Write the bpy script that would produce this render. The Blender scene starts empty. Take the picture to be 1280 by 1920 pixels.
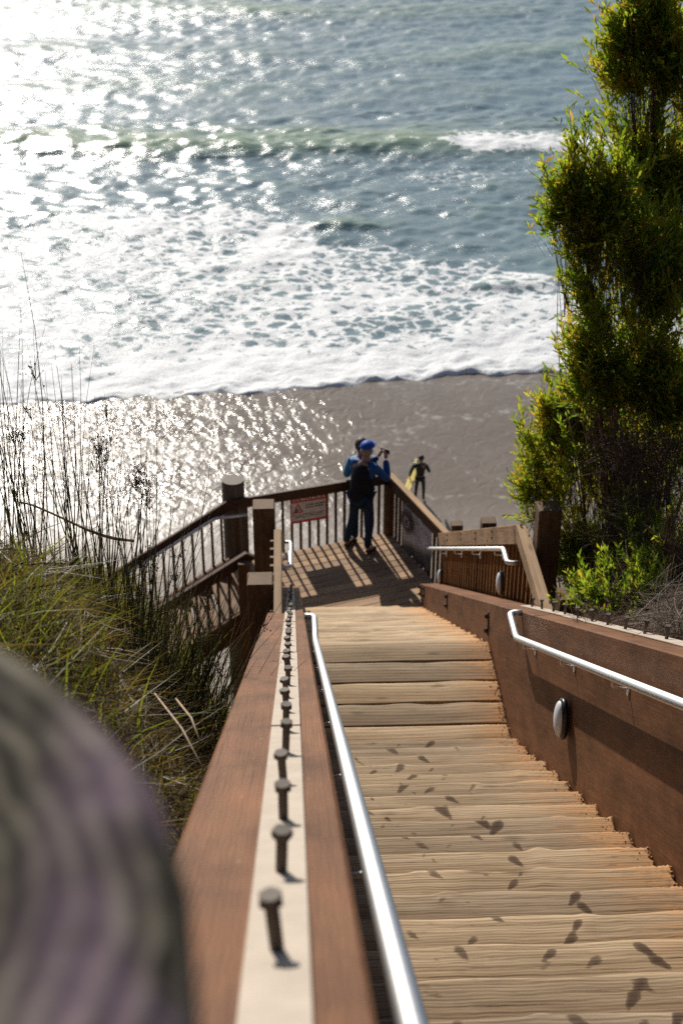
import bpy, bmesh, math, random
import numpy as np
from math import sin, cos, tan, radians, pi, sqrt, atan2
from mathutils import Matrix, Vector, noise as mnoise

random.seed(7); RNG = np.random.default_rng(11)
scene = bpy.context.scene
COL = scene.collection

# ---------------------------------------------------------------- camera, world, sun, exposure
# origin is the camera's station above the left beam of the stairs; +Y runs down the stairs, beach at z = -23
PSI, TH = radians(2.29), radians(29.0)
cam = bpy.data.cameras.new('camera'); camo = bpy.data.objects.new('camera', cam); COL.objects.link(camo)
fwd = Vector((sin(PSI)*cos(TH), cos(PSI)*cos(TH), -sin(TH)))
right = Vector((cos(PSI), -sin(PSI), 0)); up = right.cross(fwd)
camo.matrix_world = Matrix(((right.x, up.x, -fwd.x, 0), (right.y, up.y, -fwd.y, 0), (right.z, up.z, -fwd.z, 0), (0, 0, 0, 1)))
cam.sensor_fit = 'VERTICAL'; cam.sensor_height = 36; cam.sensor_width = 24; cam.lens = 50.0
cam.clip_start = 0.02; cam.clip_end = 12000
cam.dof.use_dof = True; cam.dof.focus_distance = 6.3; cam.dof.aperture_fstop = 4.2; cam.dof.aperture_blades = 0
scene.camera = camo

SUN_EL, SUN_AZ = radians(32), radians(-15.5)
world = bpy.data.worlds.new('World'); scene.world = world; world.use_nodes = True
wn = world.node_tree.nodes; wl = world.node_tree.links
for n in list(wn): wn.remove(n)
wo = wn.new('ShaderNodeOutputWorld'); wb = wn.new('ShaderNodeBackground'); ws = wn.new('ShaderNodeTexSky')
ws.sky_type = 'NISHITA'; ws.sun_disc = False; ws.sun_elevation = SUN_EL; ws.sun_rotation = SUN_AZ % (2*pi)
ws.air_density = 1.0; ws.dust_density = 1.0; ws.ozone_density = 1.0
wb.inputs['Strength'].default_value = 0.06
wl.new(ws.outputs[0], wb.inputs[0]); wl.new(wb.outputs[0], wo.inputs[0])
sl = bpy.data.lights.new('sun', 'SUN'); sl.energy = 5.0; sl.angle = radians(0.53); sl.color = (1.0, 0.94, 0.85)
so = bpy.data.objects.new('sun', sl); COL.objects.link(so)
sdir = Vector((sin(SUN_AZ)*cos(SUN_EL), cos(SUN_AZ)*cos(SUN_EL), sin(SUN_EL)))
so.rotation_euler = sdir.to_track_quat('Z', 'Y').to_euler(); so.location = (-20, 60, 40)
scene.view_settings.view_transform = 'Standard'; scene.view_settings.look = 'None'
scene.view_settings.exposure = 0.0; scene.view_settings.gamma = 1.0; scene.view_settings.use_curve_mapping = False
scene.render.engine = 'CYCLES'
scene.cycles.use_denoising = False
scene.cycles.max_bounces = 8; scene.cycles.transparent_max_bounces = 8
scene.cycles.caustics_reflective = False; scene.cycles.caustics_refractive = False; scene.cycles.blur_glossy = 1.0
scene.cycles.sample_clamp_direct = 0; scene.cycles.sample_clamp_indirect = 4

# ---------------------------------------------------------------- helpers
W = {}                                  # world matrix of every object, by name
def at(x, y, Y):                        # a point of the place, by its direction and its distance along the stairs
    v = fwd + right*((x-640)/2667.0) + up*((960-y)/2667.0)
    return v*(Y/v.y)

def mk(name, mesh, M=None, parent=None, mat=None, kind=None):
    o = bpy.data.objects.new(name, mesh); COL.objects.link(o)
    M = M or Matrix.Identity(4)
    W[o.name] = M.copy()
    if parent is not None:
        o.parent = parent; o.matrix_basis = W[parent.name].inverted() @ M
    else: o.matrix_basis = M
    if mat is not None and mesh is not None and not mesh.materials: mesh.materials.append(mat)
    if kind: o['kind'] = kind
    return o
def thing(name, label, cat, loc=(0, 0, 0), group=None):
    o = mk(name, None, Matrix.Translation(Vector(loc)))
    o['label'] = label; o['category'] = cat; o['kind'] = 'thing'
    if group: o['group'] = group
    return o
def tag(o, label, cat, group=None):
    o['label'] = label; o['category'] = cat; o['kind'] = 'thing'
    if group: o['group'] = group
    return o
def mesh_np(name, verts, faces, smooth=False):
    m = bpy.data.meshes.new(name)
    verts = np.asarray(verts, dtype=np.float32)
    if isinstance(faces, np.ndarray):
        k = faces.shape[1]; nf = faces.shape[0]
        m.vertices.add(len(verts)); m.vertices.foreach_set('co', verts.ravel())
        m.loops.add(nf*k); m.loops.foreach_set('vertex_index', faces.astype(np.int32).ravel())
        m.polygons.add(nf); m.polygons.foreach_set('loop_start', np.arange(0, nf*k, k, dtype=np.int32))
        m.update(calc_edges=True); m.validate()
    else:
        m.from_pydata(verts.tolist(), [], faces); m.update()
    if smooth: m.polygons.foreach_set('use_smooth', [True]*len(m.polygons))
    return m
def fattr(m, name, vals):
    a = m.attributes.new(name, 'FLOAT', 'POINT'); a.data.foreach_set('value', np.asarray(vals, dtype=np.float32))

BOXC = {}
def box_mesh(L, w, h, bev=0.004, shear=0.0, name='box'):
    """box of length L along x (from 0), width w (y, centred), height h (z from -h to 0); shear leans the end cuts"""
    key = (round(L, 4), round(w, 4), round(h, 4), bev, round(shear, 4))
    if key in BOXC: return BOXC[key]
    bm = bmesh.new()
    vs = []
    for x in (0, L):
        for y in (-w/2, w/2):
            for z in (-h, 0):
                vs.append(bm.verts.new((x + (-z)*shear, y, z)))
    for f in ((0, 1, 3, 2), (4, 6, 7, 5), (0, 2, 6, 4), (1, 5, 7, 3), (0, 4, 5, 1), (2, 3, 7, 6)):
        bm.faces.new([vs[i] for i in f])
    bmesh.ops.recalc_face_normals(bm, faces=bm.faces)
    if bev: bmesh.ops.bevel(bm, geom=bm.edges[:], offset=bev, segments=1, affect='EDGES')
    m = bpy.data.meshes.new(name); bm.to_mesh(m); bm.free()
    BOXC[key] = m
    return m
def frame(a, b, upv=Vector((0, 0, 1))):
    a = Vector(a); x = (Vector(b)-a); L = x.length; x = x/L
    y = upv.cross(x)
    if y.length < 1e-4: y = Vector((0, 1, 0)).cross(x)
    y.normalize(); z = x.cross(y)
    return Matrix(((x.x, y.x, z.x, a.x), (x.y, y.y, z.y, a.y), (x.z, y.z, z.z, a.z), (0, 0, 0, 1))), L
def bar(name, a, b, w, h, mat, parent=None, bev=0.004, shear=0.0):
    """a board whose TOP centre line runs from a to b"""
    M, L = frame(a, b)
    me = box_mesh(L, w, h, bev, shear, name)
    o = mk(name, me, M, parent)
    set_mat(o, mat)
    return o
def set_mat(o, mat):
    if not o.data.materials: o.data.materials.append(mat)
    elif o.data.materials[0] != mat:
        o.material_slots[0].link = 'OBJECT'; o.material_slots[0].material = mat
def post(name, x, y, ztop, zbot, s, mat, parent=None, rot=0.0, bev=0.006, s2=None):
    """a vertical post: local x runs downwards so the grain follows it"""
    L = ztop-zbot
    R = Matrix.Translation((x, y, ztop)) @ Matrix.Rotation(rot, 4, 'Z') @ Matrix(((0, 0, 1, s/2), (0, 1, 0, 0), (-1, 0, 0, 0), (0, 0, 0, 1)))
    o = mk(name, box_mesh(L, s2 or s, s, bev, 0, name), R, parent)
    set_mat(o, mat); return o
def prism(name, poly, z0, z1, M, parent, mat, bev=0.0):
    bm = bmesh.new()
    lo = [bm.verts.new((p[0], p[1], z0)) for p in poly]; hi = [bm.verts.new((p[0], p[1], z1)) for p in poly]
    n = len(poly)
    bm.faces.new(hi); bm.faces.new(lo[::-1])
    for i in range(n): bm.faces.new((lo[i], lo[(i+1) % n], hi[(i+1) % n], hi[i]))
    bmesh.ops.recalc_face_normals(bm, faces=bm.faces)
    if bev: bmesh.ops.bevel(bm, geom=bm.edges[:], offset=bev, segments=1, affect='EDGES')
    m = bpy.data.meshes.new(name); bm.to_mesh(m); bm.free()
    return mk(name, m, M, parent, mat)
def tube_mesh(pts, r, n=12, name='tube', cap=True, smooth=True):
    pts = [Vector(p) for p in pts]; rs = r if hasattr(r, '__len__') else [r]*len(pts)
    V = []; F = []
    prev = None
    for i, p in enumerate(pts):
        t = (pts[min(i+1, len(pts)-1)]-pts[max(i-1, 0)]).normalized()
        if prev is None:
            u = t.orthogonal().normalized()
        else: u = (prev - t*prev.dot(t)).normalized()
        prev = u; v = t.cross(u)
        for k in range(n):
            a = 2*pi*k/n; V.append(p + (u*cos(a)+v*sin(a))*rs[i])
    for i in range(len(pts)-1):
        for k in range(n):
            F.append((i*n+k, i*n+(k+1) % n, (i+1)*n+(k+1) % n, (i+1)*n+k))
    if cap: F.append(tuple(range(n))[::-1]); F.append(tuple((len(pts)-1)*n+k for k in range(n)))
    m = bpy.data.meshes.new(name); m.from_pydata([tuple(v) for v in V], [], F); m.update()
    if smooth:
        for p in m.polygons: p.use_smooth = len(p.vertices) == 4
    return m
def curve_pts(ctrl, r=0.05, seg=5):
    """polyline with its corners rounded"""
    c = [Vector(p) for p in ctrl]; out = [c[0]]
    for i in range(1, len(c)-1):
        a = (c[i-1]-c[i]); b = (c[i+1]-c[i]); d = min(r, a.length*.45, b.length*.45)
        p, q = c[i]+a.normalized()*d, c[i]+b.normalized()*d
        for k in range(seg+1):
            t = k/seg; out.append(p*(1-t)**2 + c[i]*2*t*(1-t) + q*t*t)
    out.append(c[-1]); return out
def join_meshes(name, parts):
    """parts: list of (mesh, matrix) joined to one mesh"""
    bm = bmesh.new()
    for me, M in parts:
        t = me.copy(); t.transform(M); bm.from_mesh(t); bpy.data.meshes.remove(t)
    m = bpy.data.meshes.new(name); bm.to_mesh(m); bm.free(); return m

# ---------------------------------------------------------------- materials
def newmat(name):
    m = bpy.data.materials.new(name); m.use_nodes = True
    nt = m.node_tree; b = nt.nodes['Principled BSDF']; return m, nt, b
def N(nt, typ, **kw):
    n = nt.nodes.new(typ)
    for k, v in kw.items():
        if k == 'inp':
            for i, val in v.items(): n.inputs[i].default_value = val
        else: setattr(n, k, v)
    return n
def ramp(nt, stops, interp='LINEAR'):
    r = nt.nodes.new('ShaderNodeValToRGB'); r.color_ramp.interpolation = interp
    e = r.color_ramp.elements
    while len(e) < len(stops): e.new(0.5)
    for i, (p, c) in enumerate(stops):
        e[i].position = p; e[i].color = (c[0], c[1], c[2], 1) if hasattr(c, '__len__') else (c, c, c, 1)
    return r
def mixc(nt, fac, a, b, blend='MIX'):
    n = nt.nodes.new('ShaderNodeMix'); n.data_type = 'RGBA'; n.blend_type = blend
    L = nt.links
    for s, v in ((n.inputs[0], fac), (n.inputs[6], a), (n.inputs[7], b)):
        if isinstance(v, bpy.types.NodeSocket): L.new(v, s)
        elif hasattr(v, '__len__'): s.default_value = (v[0], v[1], v[2], 1)
        else: s.default_value = v
    return n.outputs[2]
def math_(nt, op, a, b=0.0, c=None, clamp=False):
    n = nt.nodes.new('ShaderNodeMath'); n.operation = op; n.use_clamp = clamp
    for s, v in zip(n.inputs, (a, b) if c is None else (a, b, c)):
        if isinstance(v, bpy.types.NodeSocket): nt.links.new(v, s)
        else: s.default_value = v
    return n.outputs[0]
def noise(nt, vec, scale, detail=4, rough=0.55, dist=0.0):
    n = nt.nodes.new('ShaderNodeTexNoise'); n.inputs['Scale'].default_value = scale
    n.inputs['Detail'].default_value = detail; n.inputs['Roughness'].default_value = rough
    n.inputs['Distortion'].default_value = dist
    nt.links.new(vec, n.inputs['Vector']); return n.outputs['Fac']
def mapping(nt, vec, scale=(1, 1, 1), loc=(0, 0, 0)):
    n = nt.nodes.new('ShaderNodeMapping'); n.inputs['Scale'].default_value = scale; n.inputs['Location'].default_value = loc
    nt.links.new(vec, n.inputs['Vector']); return n.outputs[0]
def bump(nt, h, strength=0.3, dist=0.01, normal=None):
    n = nt.nodes.new('ShaderNodeBump'); n.inputs['Strength'].default_value = strength; n.inputs['Distance'].default_value = dist
    nt.links.new(h, n.inputs['Height'])
    if normal is not None: nt.links.new(normal, n.inputs['Normal'])
    return n.outputs[0]
def objvec(nt):
    """object coordinates shifted by each object's own random number"""
    tc = nt.nodes.new('ShaderNodeTexCoord'); oi = nt.nodes.new('ShaderNodeObjectInfo')
    va = nt.nodes.new('ShaderNodeVectorMath'); va.operation = 'SCALE'
    cb = nt.nodes.new('ShaderNodeCombineXYZ')
    nt.links.new(oi.outputs['Random'], cb.inputs[0])
    r2 = math_(nt, 'MULTIPLY', oi.outputs['Random'], 7.3); nt.links.new(r2, cb.inputs[1]); nt.links.new(r2, cb.inputs[2])
    nt.links.new(cb.outputs[0], va.inputs[0]); va.inputs['Scale'].default_value = 9.0
    ad = nt.nodes.new('ShaderNodeVectorMath'); ad.operation = 'ADD'
    nt.links.new(tc.outputs['Object'], ad.inputs[0]); nt.links.new(va.outputs[0], ad.inputs[1])
    return ad.outputs[0], tc.outputs['Object'], oi.outputs['Random']

def wood(name, dark, mid, light, rough=0.75, grain=1.0, bumps=0.5, knots=True, extra=None, spec=0.3):
    m, nt, b = newmat(name)
    v, raw, rnd = objvec(nt)
    vg = mapping(nt, v, (1.3*grain, 62*grain, 62*grain))
    g = noise(nt, vg, 1.0, 6, 0.6, 0.6)
    big = noise(nt, mapping(nt, v, (1.0, 4, 4)), 1.3, 4, 0.6)
    wv = nt.nodes.new('ShaderNodeTexWave'); wv.wave_type = 'BANDS'; wv.bands_direction = 'Y'
    wv.inputs['Scale'].default_value = 14*grain; wv.inputs['Distortion'].default_value = 6.0; wv.inputs['Detail'].default_value = 2
    wv.inputs['Detail Scale'].default_value = 0.9
    nt.links.new(mapping(nt, v, (0.5, 1.5, 1.5)), wv.inputs['Vector'])
    gg = math_(nt, 'ADD', math_(nt, 'MULTIPLY', g, 0.80), math_(nt, 'MULTIPLY', wv.outputs['Fac'], 0.18))
    cr = ramp(nt, [(0.25, dark), (0.45, mid), (0.72, light)]); nt.links.new(gg, cr.inputs[0])
    tone = ramp(nt, [(0.3, (.72, .70, .68)), (0.6, (1, 1, 1)), (0.85, (1.12, 1.08, 1.02))]); nt.links.new(big, tone.inputs[0])
    c = mixc(nt, 1.0, cr.outputs[0], tone.outputs[0], 'MULTIPLY')
    rt = ramp(nt, [(0, (.76, .76, .79)), (1, (1.14, 1.11, 1.06))]); nt.links.new(rnd, rt.inputs[0])
    c = mixc(nt, 1.0, c, rt.outputs[0], 'MULTIPLY')
    h = gg
    if knots:
        vo = nt.nodes.new('ShaderNodeTexVoronoi'); vo.inputs['Scale'].default_value = 1.0
        nt.links.new(mapping(nt, v, (2.2, 7, 7)), vo.inputs['Vector'])
        k = ramp(nt, [(0.06, 1.0), (0.17, 0.0)]); nt.links.new(vo.outputs['Distance'], k.inputs[0])
        c = mixc(nt, math_(nt, 'MULTIPLY', k.outputs[0], 0.6), c, [x*.45 for x in dark])
    if extra: c, h = extra(nt, c, h, v, raw, b)
    nt.links.new(c, b.inputs['Base Color'])
    b.inputs['Roughness'].default_value = rough; b.inputs['Specular IOR Level'].default_value = spec
    nt.links.new(bump(nt, h, bumps, 0.006), b.inputs['Normal'])
    return m

def tread_extra(nt, c, h, v, raw, b):
    # rusty orange worn right end, trodden pale middle, wet footprints carried by the mesh
    sx = nt.nodes.new('ShaderNodeSeparateXYZ'); nt.links.new(raw, sx.inputs[0])
    n1 = noise(nt, mapping(nt, v, (6, 16, 16)), 1.0, 5, 0.65)
    e = math_(nt, 'ADD', sx.outputs[0], math_(nt, 'MULTIPLY', math_(nt, 'SUBTRACT', n1, 0.5), 0.9))
    er = ramp(nt, [(0.0, 0.0), (1.0, 1.0)]); mr = nt.nodes.new('ShaderNodeMapRange')
    nt.links.new(e, mr.inputs[0]); mr.inputs[1].default_value = .34; mr.inputs[2].default_value = .80
    f = math_(nt, 'POWER', mr.outputs[0], 1.4)
    orange = mixc(nt, n1, (.36, .15, .045), (.62, .33, .14))
    c = mixc(nt, math_(nt, 'MULTIPLY', f, 0.72), c, orange)
    dk = ramp(nt, [(0.60, 0.0), (0.70, 1.0)]); n2 = noise(nt, mapping(nt, v, (14, 40, 40)), 1.0, 4, 0.7); nt.links.new(n2, dk.inputs[0])
    c = mixc(nt, math_(nt, 'MULTIPLY', math_(nt, 'MULTIPLY', dk.outputs[0], f), .8), c, (.10, .05, .025))
    # paler at the nosing, darker further back on the step
    yb = nt.nodes.new('ShaderNodeMapRange'); nt.links.new(math_(nt, 'ADD', sx.outputs[1], math_(nt, 'MULTIPLY', math_(nt, 'SUBTRACT', n1, .5), .07)), yb.inputs[0]); yb.inputs[1].default_value = -.015; yb.inputs[2].default_value = -.15
    yr = ramp(nt, [(0, (1.12, 1.12, 1.12)), (.35, (1, 1, 1)), (1, (.70, .66, .62))]); nt.links.new(yb.outputs[0], yr.inputs[0])
    c = mixc(nt, 1.0, c, yr.outputs[0], 'MULTIPLY')
    # small cracks along the grain
    ck = noise(nt, mapping(nt, v, (2.0, 90, 90)), 1.0, 3, 0.7, 0.4); ckr = ramp(nt, [(0.31, 1.0), (0.37, 0.0)]); nt.links.new(ck, ckr.inputs[0])
    c = mixc(nt, math_(nt, 'MULTIPLY', ckr.outputs[0], .55), c, (.13, .08, .05))
    # grime blotches
    n3 = noise(nt, mapping(nt, v, (5, 9, 9)), 1.0, 4, 0.65); gr = ramp(nt, [(0.60, 0.0), (0.72, 1.0)]); nt.links.new(n3, gr.inputs[0])
    c = mixc(nt, math_(nt, 'MULTIPLY', gr.outputs[0], .35), c, (.17, .12, .09))
    at_ = nt.nodes.new('ShaderNodeAttribute'); at_.attribute_name = 'wet'
    nw = noise(nt, mapping(nt, v, (11, 75, 75)), 1.0, 6, .75)
    w = math_(nt, 'SUBTRACT', at_.outputs['Fac'], math_(nt, 'MULTIPLY', nw, 1.05))
    wr = ramp(nt, [(0.02, 0.0), (0.20, .75), (0.55, 1.0)]); nt.links.new(w, wr.inputs[0])
    c = mixc(nt, math_(nt, 'MULTIPLY', wr.outputs[0], .93), c, mixc(nt, .90, c, (.040, .018, .011)))
    rg = mixc(nt, wr.outputs[0], (.78,)*3, (.80,)*3); nt.links.new(rg, b.inputs['Roughness'])
    h2 = math_(nt, 'SUBTRACT', h, math_(nt, 'MULTIPLY', ckr.outputs[0], .6))
    return c, h2
def paint_chips(strength=1.0, edge=None):
    def ex(nt, c, h, v, raw, b):
        n1 = noise(nt, mapping(nt, v, (5, 26, 26)), 1.0, 4, 0.6)
        r = ramp(nt, [(0.70, 0.0), (0.74, 1.0)]); nt.links.new(n1, r.inputs[0])
        c = mixc(nt, math_(nt, 'MULTIPLY', r.outputs[0], .55*strength), c, (.50, .40, .32))
        # long checks in the timber
        ck = noise(nt, mapping(nt, v, (1.2, 110, 110)), 1.0, 2, .6, .3); q = ramp(nt, [(0.31, 1.0), (0.34, 0.0)]); nt.links.new(ck, q.inputs[0])
        c = mixc(nt, math_(nt, 'MULTIPLY', q.outputs[0], .5), c, (.05, .02, .01))
        n3 = noise(nt, mapping(nt, v, (2.2, 5, 5)), 1.0, 5, .6); t = ramp(nt, [(.32, (.66, .64, .62)), (.52, (1, 1, 1)), (.72, (1.22, 1.16, 1.12))]); nt.links.new(n3, t.inputs[0])
        c = mixc(nt, 1.0, c, t.outputs[0], 'MULTIPLY')
        return c, h
    return ex

M_TREAD = wood('weathered_tread_wood', (.265, .185, .11), (.42, .315, .205), (.53, .415, .29), .85, 1.0, .55, True, tread_extra, .12)
M_DECK = wood('deck_board_wood', (.30, .18, .10), (.46, .30, .18), (.56, .40, .26), .8, 1.0, .5)
M_RAW = wood('raw_rail_wood', (.26, .15, .075), (.44, .29, .165), (.56, .40, .26), .8, 1.2, .5)
M_RAWD = wood('guard_wood_brown', (.17, .095, .05), (.30, .18, .10), (.40, .26, .155), .75, 1.2, .4, True, paint_chips(.4))
M_BEAM = wood('brown_painted_beam', (.155, .068, .031), (.20, .090, .042), (.255, .118, .056), .60, 1.6, .24, False, paint_chips(1.0), .2)
M_DARKRAIL = wood('dark_stained_rail', (.055, .028, .018), (.085, .045, .028), (.12, .065, .04), .55, 1.0, .3, False)
M_POST = wood('stained_post', (.10, .055, .028), (.16, .095, .05), (.24, .15, .08), .7, 1.0, .4, True)
M_POSTTOP = M_RAW
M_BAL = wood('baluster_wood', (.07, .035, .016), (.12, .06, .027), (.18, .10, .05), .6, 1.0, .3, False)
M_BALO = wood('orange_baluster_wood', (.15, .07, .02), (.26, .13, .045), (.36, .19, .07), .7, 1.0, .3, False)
M_PILE = wood('round_pile_wood', (.09, .075, .055), (.16, .14, .11), (.22, .20, .17), .85, 1.0, .6, False)

def plain(name, col, rough=.5, metal=0.0, nscale=0, namt=.2, spec=.5, bmp=0):
    m, nt, b = newmat(name)
    if nscale:
        v, raw, rnd = objvec(nt)
        n1 = noise(nt, v, nscale, 5, .6)
        r = ramp(nt, [(.3, [c*(1-namt) for c in col]), (.7, [min(1, c*(1+namt)) for c in col])]); nt.links.new(n1, r.inputs[0])
        nt.links.new(r.outputs[0], b.inputs['Base Color'])
        if bmp: nt.links.new(bump(nt, n1, bmp, .004), b.inputs['Normal'])
    else: b.inputs['Base Color'].default_value = (*col, 1)
    b.inputs['Roughness'].default_value = rough; b.inputs['Metallic'].default_value = metal
    b.inputs['Specular IOR Level'].default_value = spec
    return m
M_ALU = plain('brushed_aluminium', (.80, .80, .80), .50, 1.0, 60, .08)
M_STRIP = plain('beige_metal_strip', (.50, .42, .34), .62, 0, 14, .10, .3)
M_BOLT = plain('weathered_steel_bolt', (.085, .068, .054), .65, .3, 90, .3)
M_RUST = plain('rusty_bolt', (.07, .04, .03), .8, .2, 60, .4)
M_BLACKP = plain('black_plastic', (.015, .017, .02), .35)
M_LENS = plain('frosted_lens', (.74, .78, .80), .55, 0, 0, 0, .5)
M_DIRT = plain('sand_grit', (.42, .24, .12), .9, 0, 40, .4, .2)
M_WHITE = plain('sign_white', (.82, .80, .78), .5, 0, 30, .08)
M_RED = plain('sign_red', (.62, .03, .03), .45, 0, 30, .1)
M_INK = plain('sign_ink', (.05, .05, .055), .5)

# ---------------------------------------------------------------- stair geometry constants
XL, XR = 0.078, 1.634                   # inner faces of the two beams
XC = (XL+XR)/2
RUN, RISE = 0.332, 0.196
def beam_top(Y): return -(0.5616+0.588*Y)
ZL, ZD = -6.72, -10.03                  # landing, deck
Y0B, Y1B = -1.6, 15.6

# ---------------------------------------------------------------- beach, sea, bluff
SH = np.array([(-60, 49.5), (-25, 50.2), (-11.2, 50.6), (-8.1, 50.7), (-5, 51.0), (-1.9, 51.2), (.4, 51.4), (2.1, 51.9), (4.2, 52.3), (6.9, 52.8), (9, 52.9), (11.4, 52.8), (30, 53.5), (70, 54)])
def shore(x):
    x = np.asarray(x, float)
    b = np.interp(x, SH[:, 0], SH[:, 1])
    return b + .16*np.sin(x*1.9+1)+.10*np.sin(x*4.3+.4)+.05*np.sin(x*9.1)
FU = np.array([(-80, 74), (-40, 72), (-17.6, 72.4), (-14.9, 72.9), (-10.8, 75.1), (-9.8, 76.5), (-3.1, 77.2), (.7, 73.7), (1.7, 70.9), (5.9, 67.8), (10.9, 65.6), (12.8, 63.3), (13.5, 60.9), (17.4, 59.8), (30, 59), (80, 60)])
def ssin(x, y, comps):
    o = 0
    for a, kx, ky, p in comps: o = o + a*np.sin(kx*x+ky*y+p)
    return o
def fbm(x, y, seed, octs=5, base=.2, gain=.55, aniso=1.0):
    r = np.random.default_rng(seed); o = np.zeros_like(x); a = 1.0; f = base; tot = 0
    for i in range(octs):
        for j in range(4):
            th = r.uniform(0, 2*pi); ph = r.uniform(0, 2*pi)
            o = o + a*np.sin(f*(np.cos(th)*x*aniso+np.sin(th)*y)*(1+.3*r.uniform())+ph + 1.3*np.sin(f*.7*(np.sin(th)*x-np.cos(th)*y)+ph*2))
        tot += a*1.6; a *= gain; f *= 1.95
    return o/tot

# bluff + beach ground, one sheet
def ground_z(X, Y):
    base = np.where(Y < 0, -1.9-.25*Y, -(1.9+.588*Y))
    dist = Y-8.5
    prof = np.where(dist < 0, -(1.9+.588*Y), -(1.9+.588*8.5)-1.25*dist)
    prof = np.where(Y < 0, base, prof)
    # left bank: higher, with its edge nearer
    bl = np.clip((-X-.22)/.75, 0, 1); bl = bl*bl*(3-2*bl)
    ye = 5.5+.9*np.clip((-X-.3)/1.0, 0, 1)+.25*np.sin(X*3)
    pl = -(1.05+.588*Y)+.86*bl + .10*np.sin(X*5+Y*3)
    pl = pl - np.clip(Y-ye, 0, 99)*1.35
    wl = np.clip((-X-.05)/.2, 0, 1)
    prof = prof*(1-wl)+np.where(Y < 0, base+.5, pl)*wl
    # right bank
    br = np.clip((X-2.0)/1.0, 0, 1)
    pr = -(1.75+.588*Y)+.35*br - np.clip(Y-11.5, 0, 99)*.8
    wr = np.clip((X-1.75)/.2, 0, 1)
    prof = prof*(1-wr)+np.where(Y < 0, base+.4, pr)*wr
    beach = -23+.035*np.clip(40-Y, 0, 60)-.05*np.clip(Y-51, 0, 60)+.0*X
    k = .6
    z = np.where(prof > beach+k, prof, beach + np.clip(prof-beach+k, 0, None)**2/(4*k))
    rough = fbm(X, Y, 3, 5, 1.3)*.09*np.clip((z-beach)/2, 0, 1)
    return np.maximum(z, beach)+rough
def grid_mesh(name, xs, ys, zf, smooth=True):
    X, Y = np.meshgrid(xs, ys); Z = zf(X, Y)
    V = np.stack([X, Y, Z], -1).reshape(-1, 3); nx = len(xs); ny = len(ys)
    i = np.arange(nx-1)[None, :]+np.arange(ny-1)[:, None]*nx
    F = np.stack([i, i+1, i+nx+1, i+nx], -1).reshape(-1, 4)
    return mesh_np(name, V, F, smooth), X, Y

# bluff soil and sand
m, nt, b = newmat('bluff_soil')
tc = nt.nodes.new('ShaderNodeTexCoord').outputs['Object']
n1 = noise(nt, tc, 9, 8, .7); r = ramp(nt, [(.3, (.035, .022, .013)), (.55, (.10, .065, .038)), (.8, (.19, .13, .08))]); nt.links.new(n1, r.inputs[0])
nt.links.new(r.outputs[0], b.inputs['Base Color']); b.inputs['Roughness'].default_value = .95
nt.links.new(bump(nt, n1, .8, .05), b.inputs['Normal']); M_SOIL = m

m, nt, b = newmat('wet_beach_sand')
tc = nt.nodes.new('ShaderNodeTexCoord').outputs['Object']
sxyz = nt.nodes.new('ShaderNodeSeparateXYZ'); nt.links.new(tc, sxyz.inputs[0])
big = noise(nt, mapping(nt, tc, (.16, .4, .4)), 1, 4, .6)
wet = nt.nodes.new('ShaderNodeMapRange'); nt.links.new(math_(nt, 'ADD', sxyz.outputs[1], math_(nt, 'MULTIPLY', big, 4.0)), wet.inputs[0])
wet.inputs[1].default_value = 39; wet.inputs[2].default_value = 45
fine = noise(nt, tc, 60, 3, .6)
cr = ramp(nt, [(.3, (.20, .160, .125)), (.7, (.245, .20, .16))]); nt.links.new(fine, cr.inputs[0])
cw = mixc(nt, wet.outputs[0], cr.outputs[0], (.20, .165, .135))
# thin lines of foam left by the last wave
fl = nt.nodes.new('ShaderNodeTexVoronoi'); fl.feature = 'DISTANCE_TO_EDGE'; fl.inputs['Scale'].default_value = .22
dn = nt.nodes.new('ShaderNodeTexNoise'); dn.inputs['Scale'].default_value = .9; dn.inputs['Detail'].default_value = 6; nt.links.new(tc, dn.inputs['Vector'])
dm = nt.nodes.new('ShaderNodeVectorMath'); dm.operation = 'MULTIPLY_ADD'; nt.links.new(dn.outputs['Color'], dm.inputs[0]); dm.inputs[1].default_value = (2.2,)*3
nt.links.new(mapping(nt, tc, (.8, 1.3, 1)), dm.inputs[2]); nt.links.new(dm.outputs[0], fl.inputs['Vector'])
lr = ramp(nt, [(0.0, 1.0), (0.03, 0.0)]); nt.links.new(fl.outputs['Distance'], lr.inputs[0])
brk = noise(nt, tc, 2.6, 5, .7); br_ = ramp(nt, [(.47, 0.0), (.60, 1.0)]); nt.links.new(brk, br_.inputs[0])
lf = math_(nt, 'MULTIPLY', math_(nt, 'MULTIPLY', lr.outputs[0], br_.outputs[0]), wet.outputs[0])
cfin = mixc(nt, math_(nt, 'MULTIPLY', lf, .5), cw, (.62, .60, .57))
nt.links.new(cfin, b.inputs['Base Color'])
# water film: small ripples, smoother where wet
v1 = noise(nt, mapping(nt, tc, (1, .75, 1)), 2.0, 3, .55, .9)
v2 = noise(nt, tc, 9, 3, .6)
rc = math_(nt, 'ADD', math_(nt, 'MULTIPLY', sxyz.outputs[0], 10.5), math_(nt, 'MULTIPLY_ADD', sxyz.outputs[1], 3.4, math_(nt, 'MULTIPLY', v1, 12.0)))
rx_ = math_(nt, 'POWER', math_(nt, 'DIVIDE', math_(nt, 'SUBTRACT', math_(nt, 'MULTIPLY_ADD', sxyz.outputs[1], .35, sxyz.outputs[0]), 16.8), 1.7), 2.0)
ry_ = math_(nt, 'POWER', math_(nt, 'DIVIDE', math_(nt, 'SUBTRACT', sxyz.outputs[1], 48.2), 2.6), 2.0)
rm_ = math_(nt, 'EXPONENT', math_(nt, 'MULTIPLY', math_(nt, 'ADD', rx_, ry_), -1.0))
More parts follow.
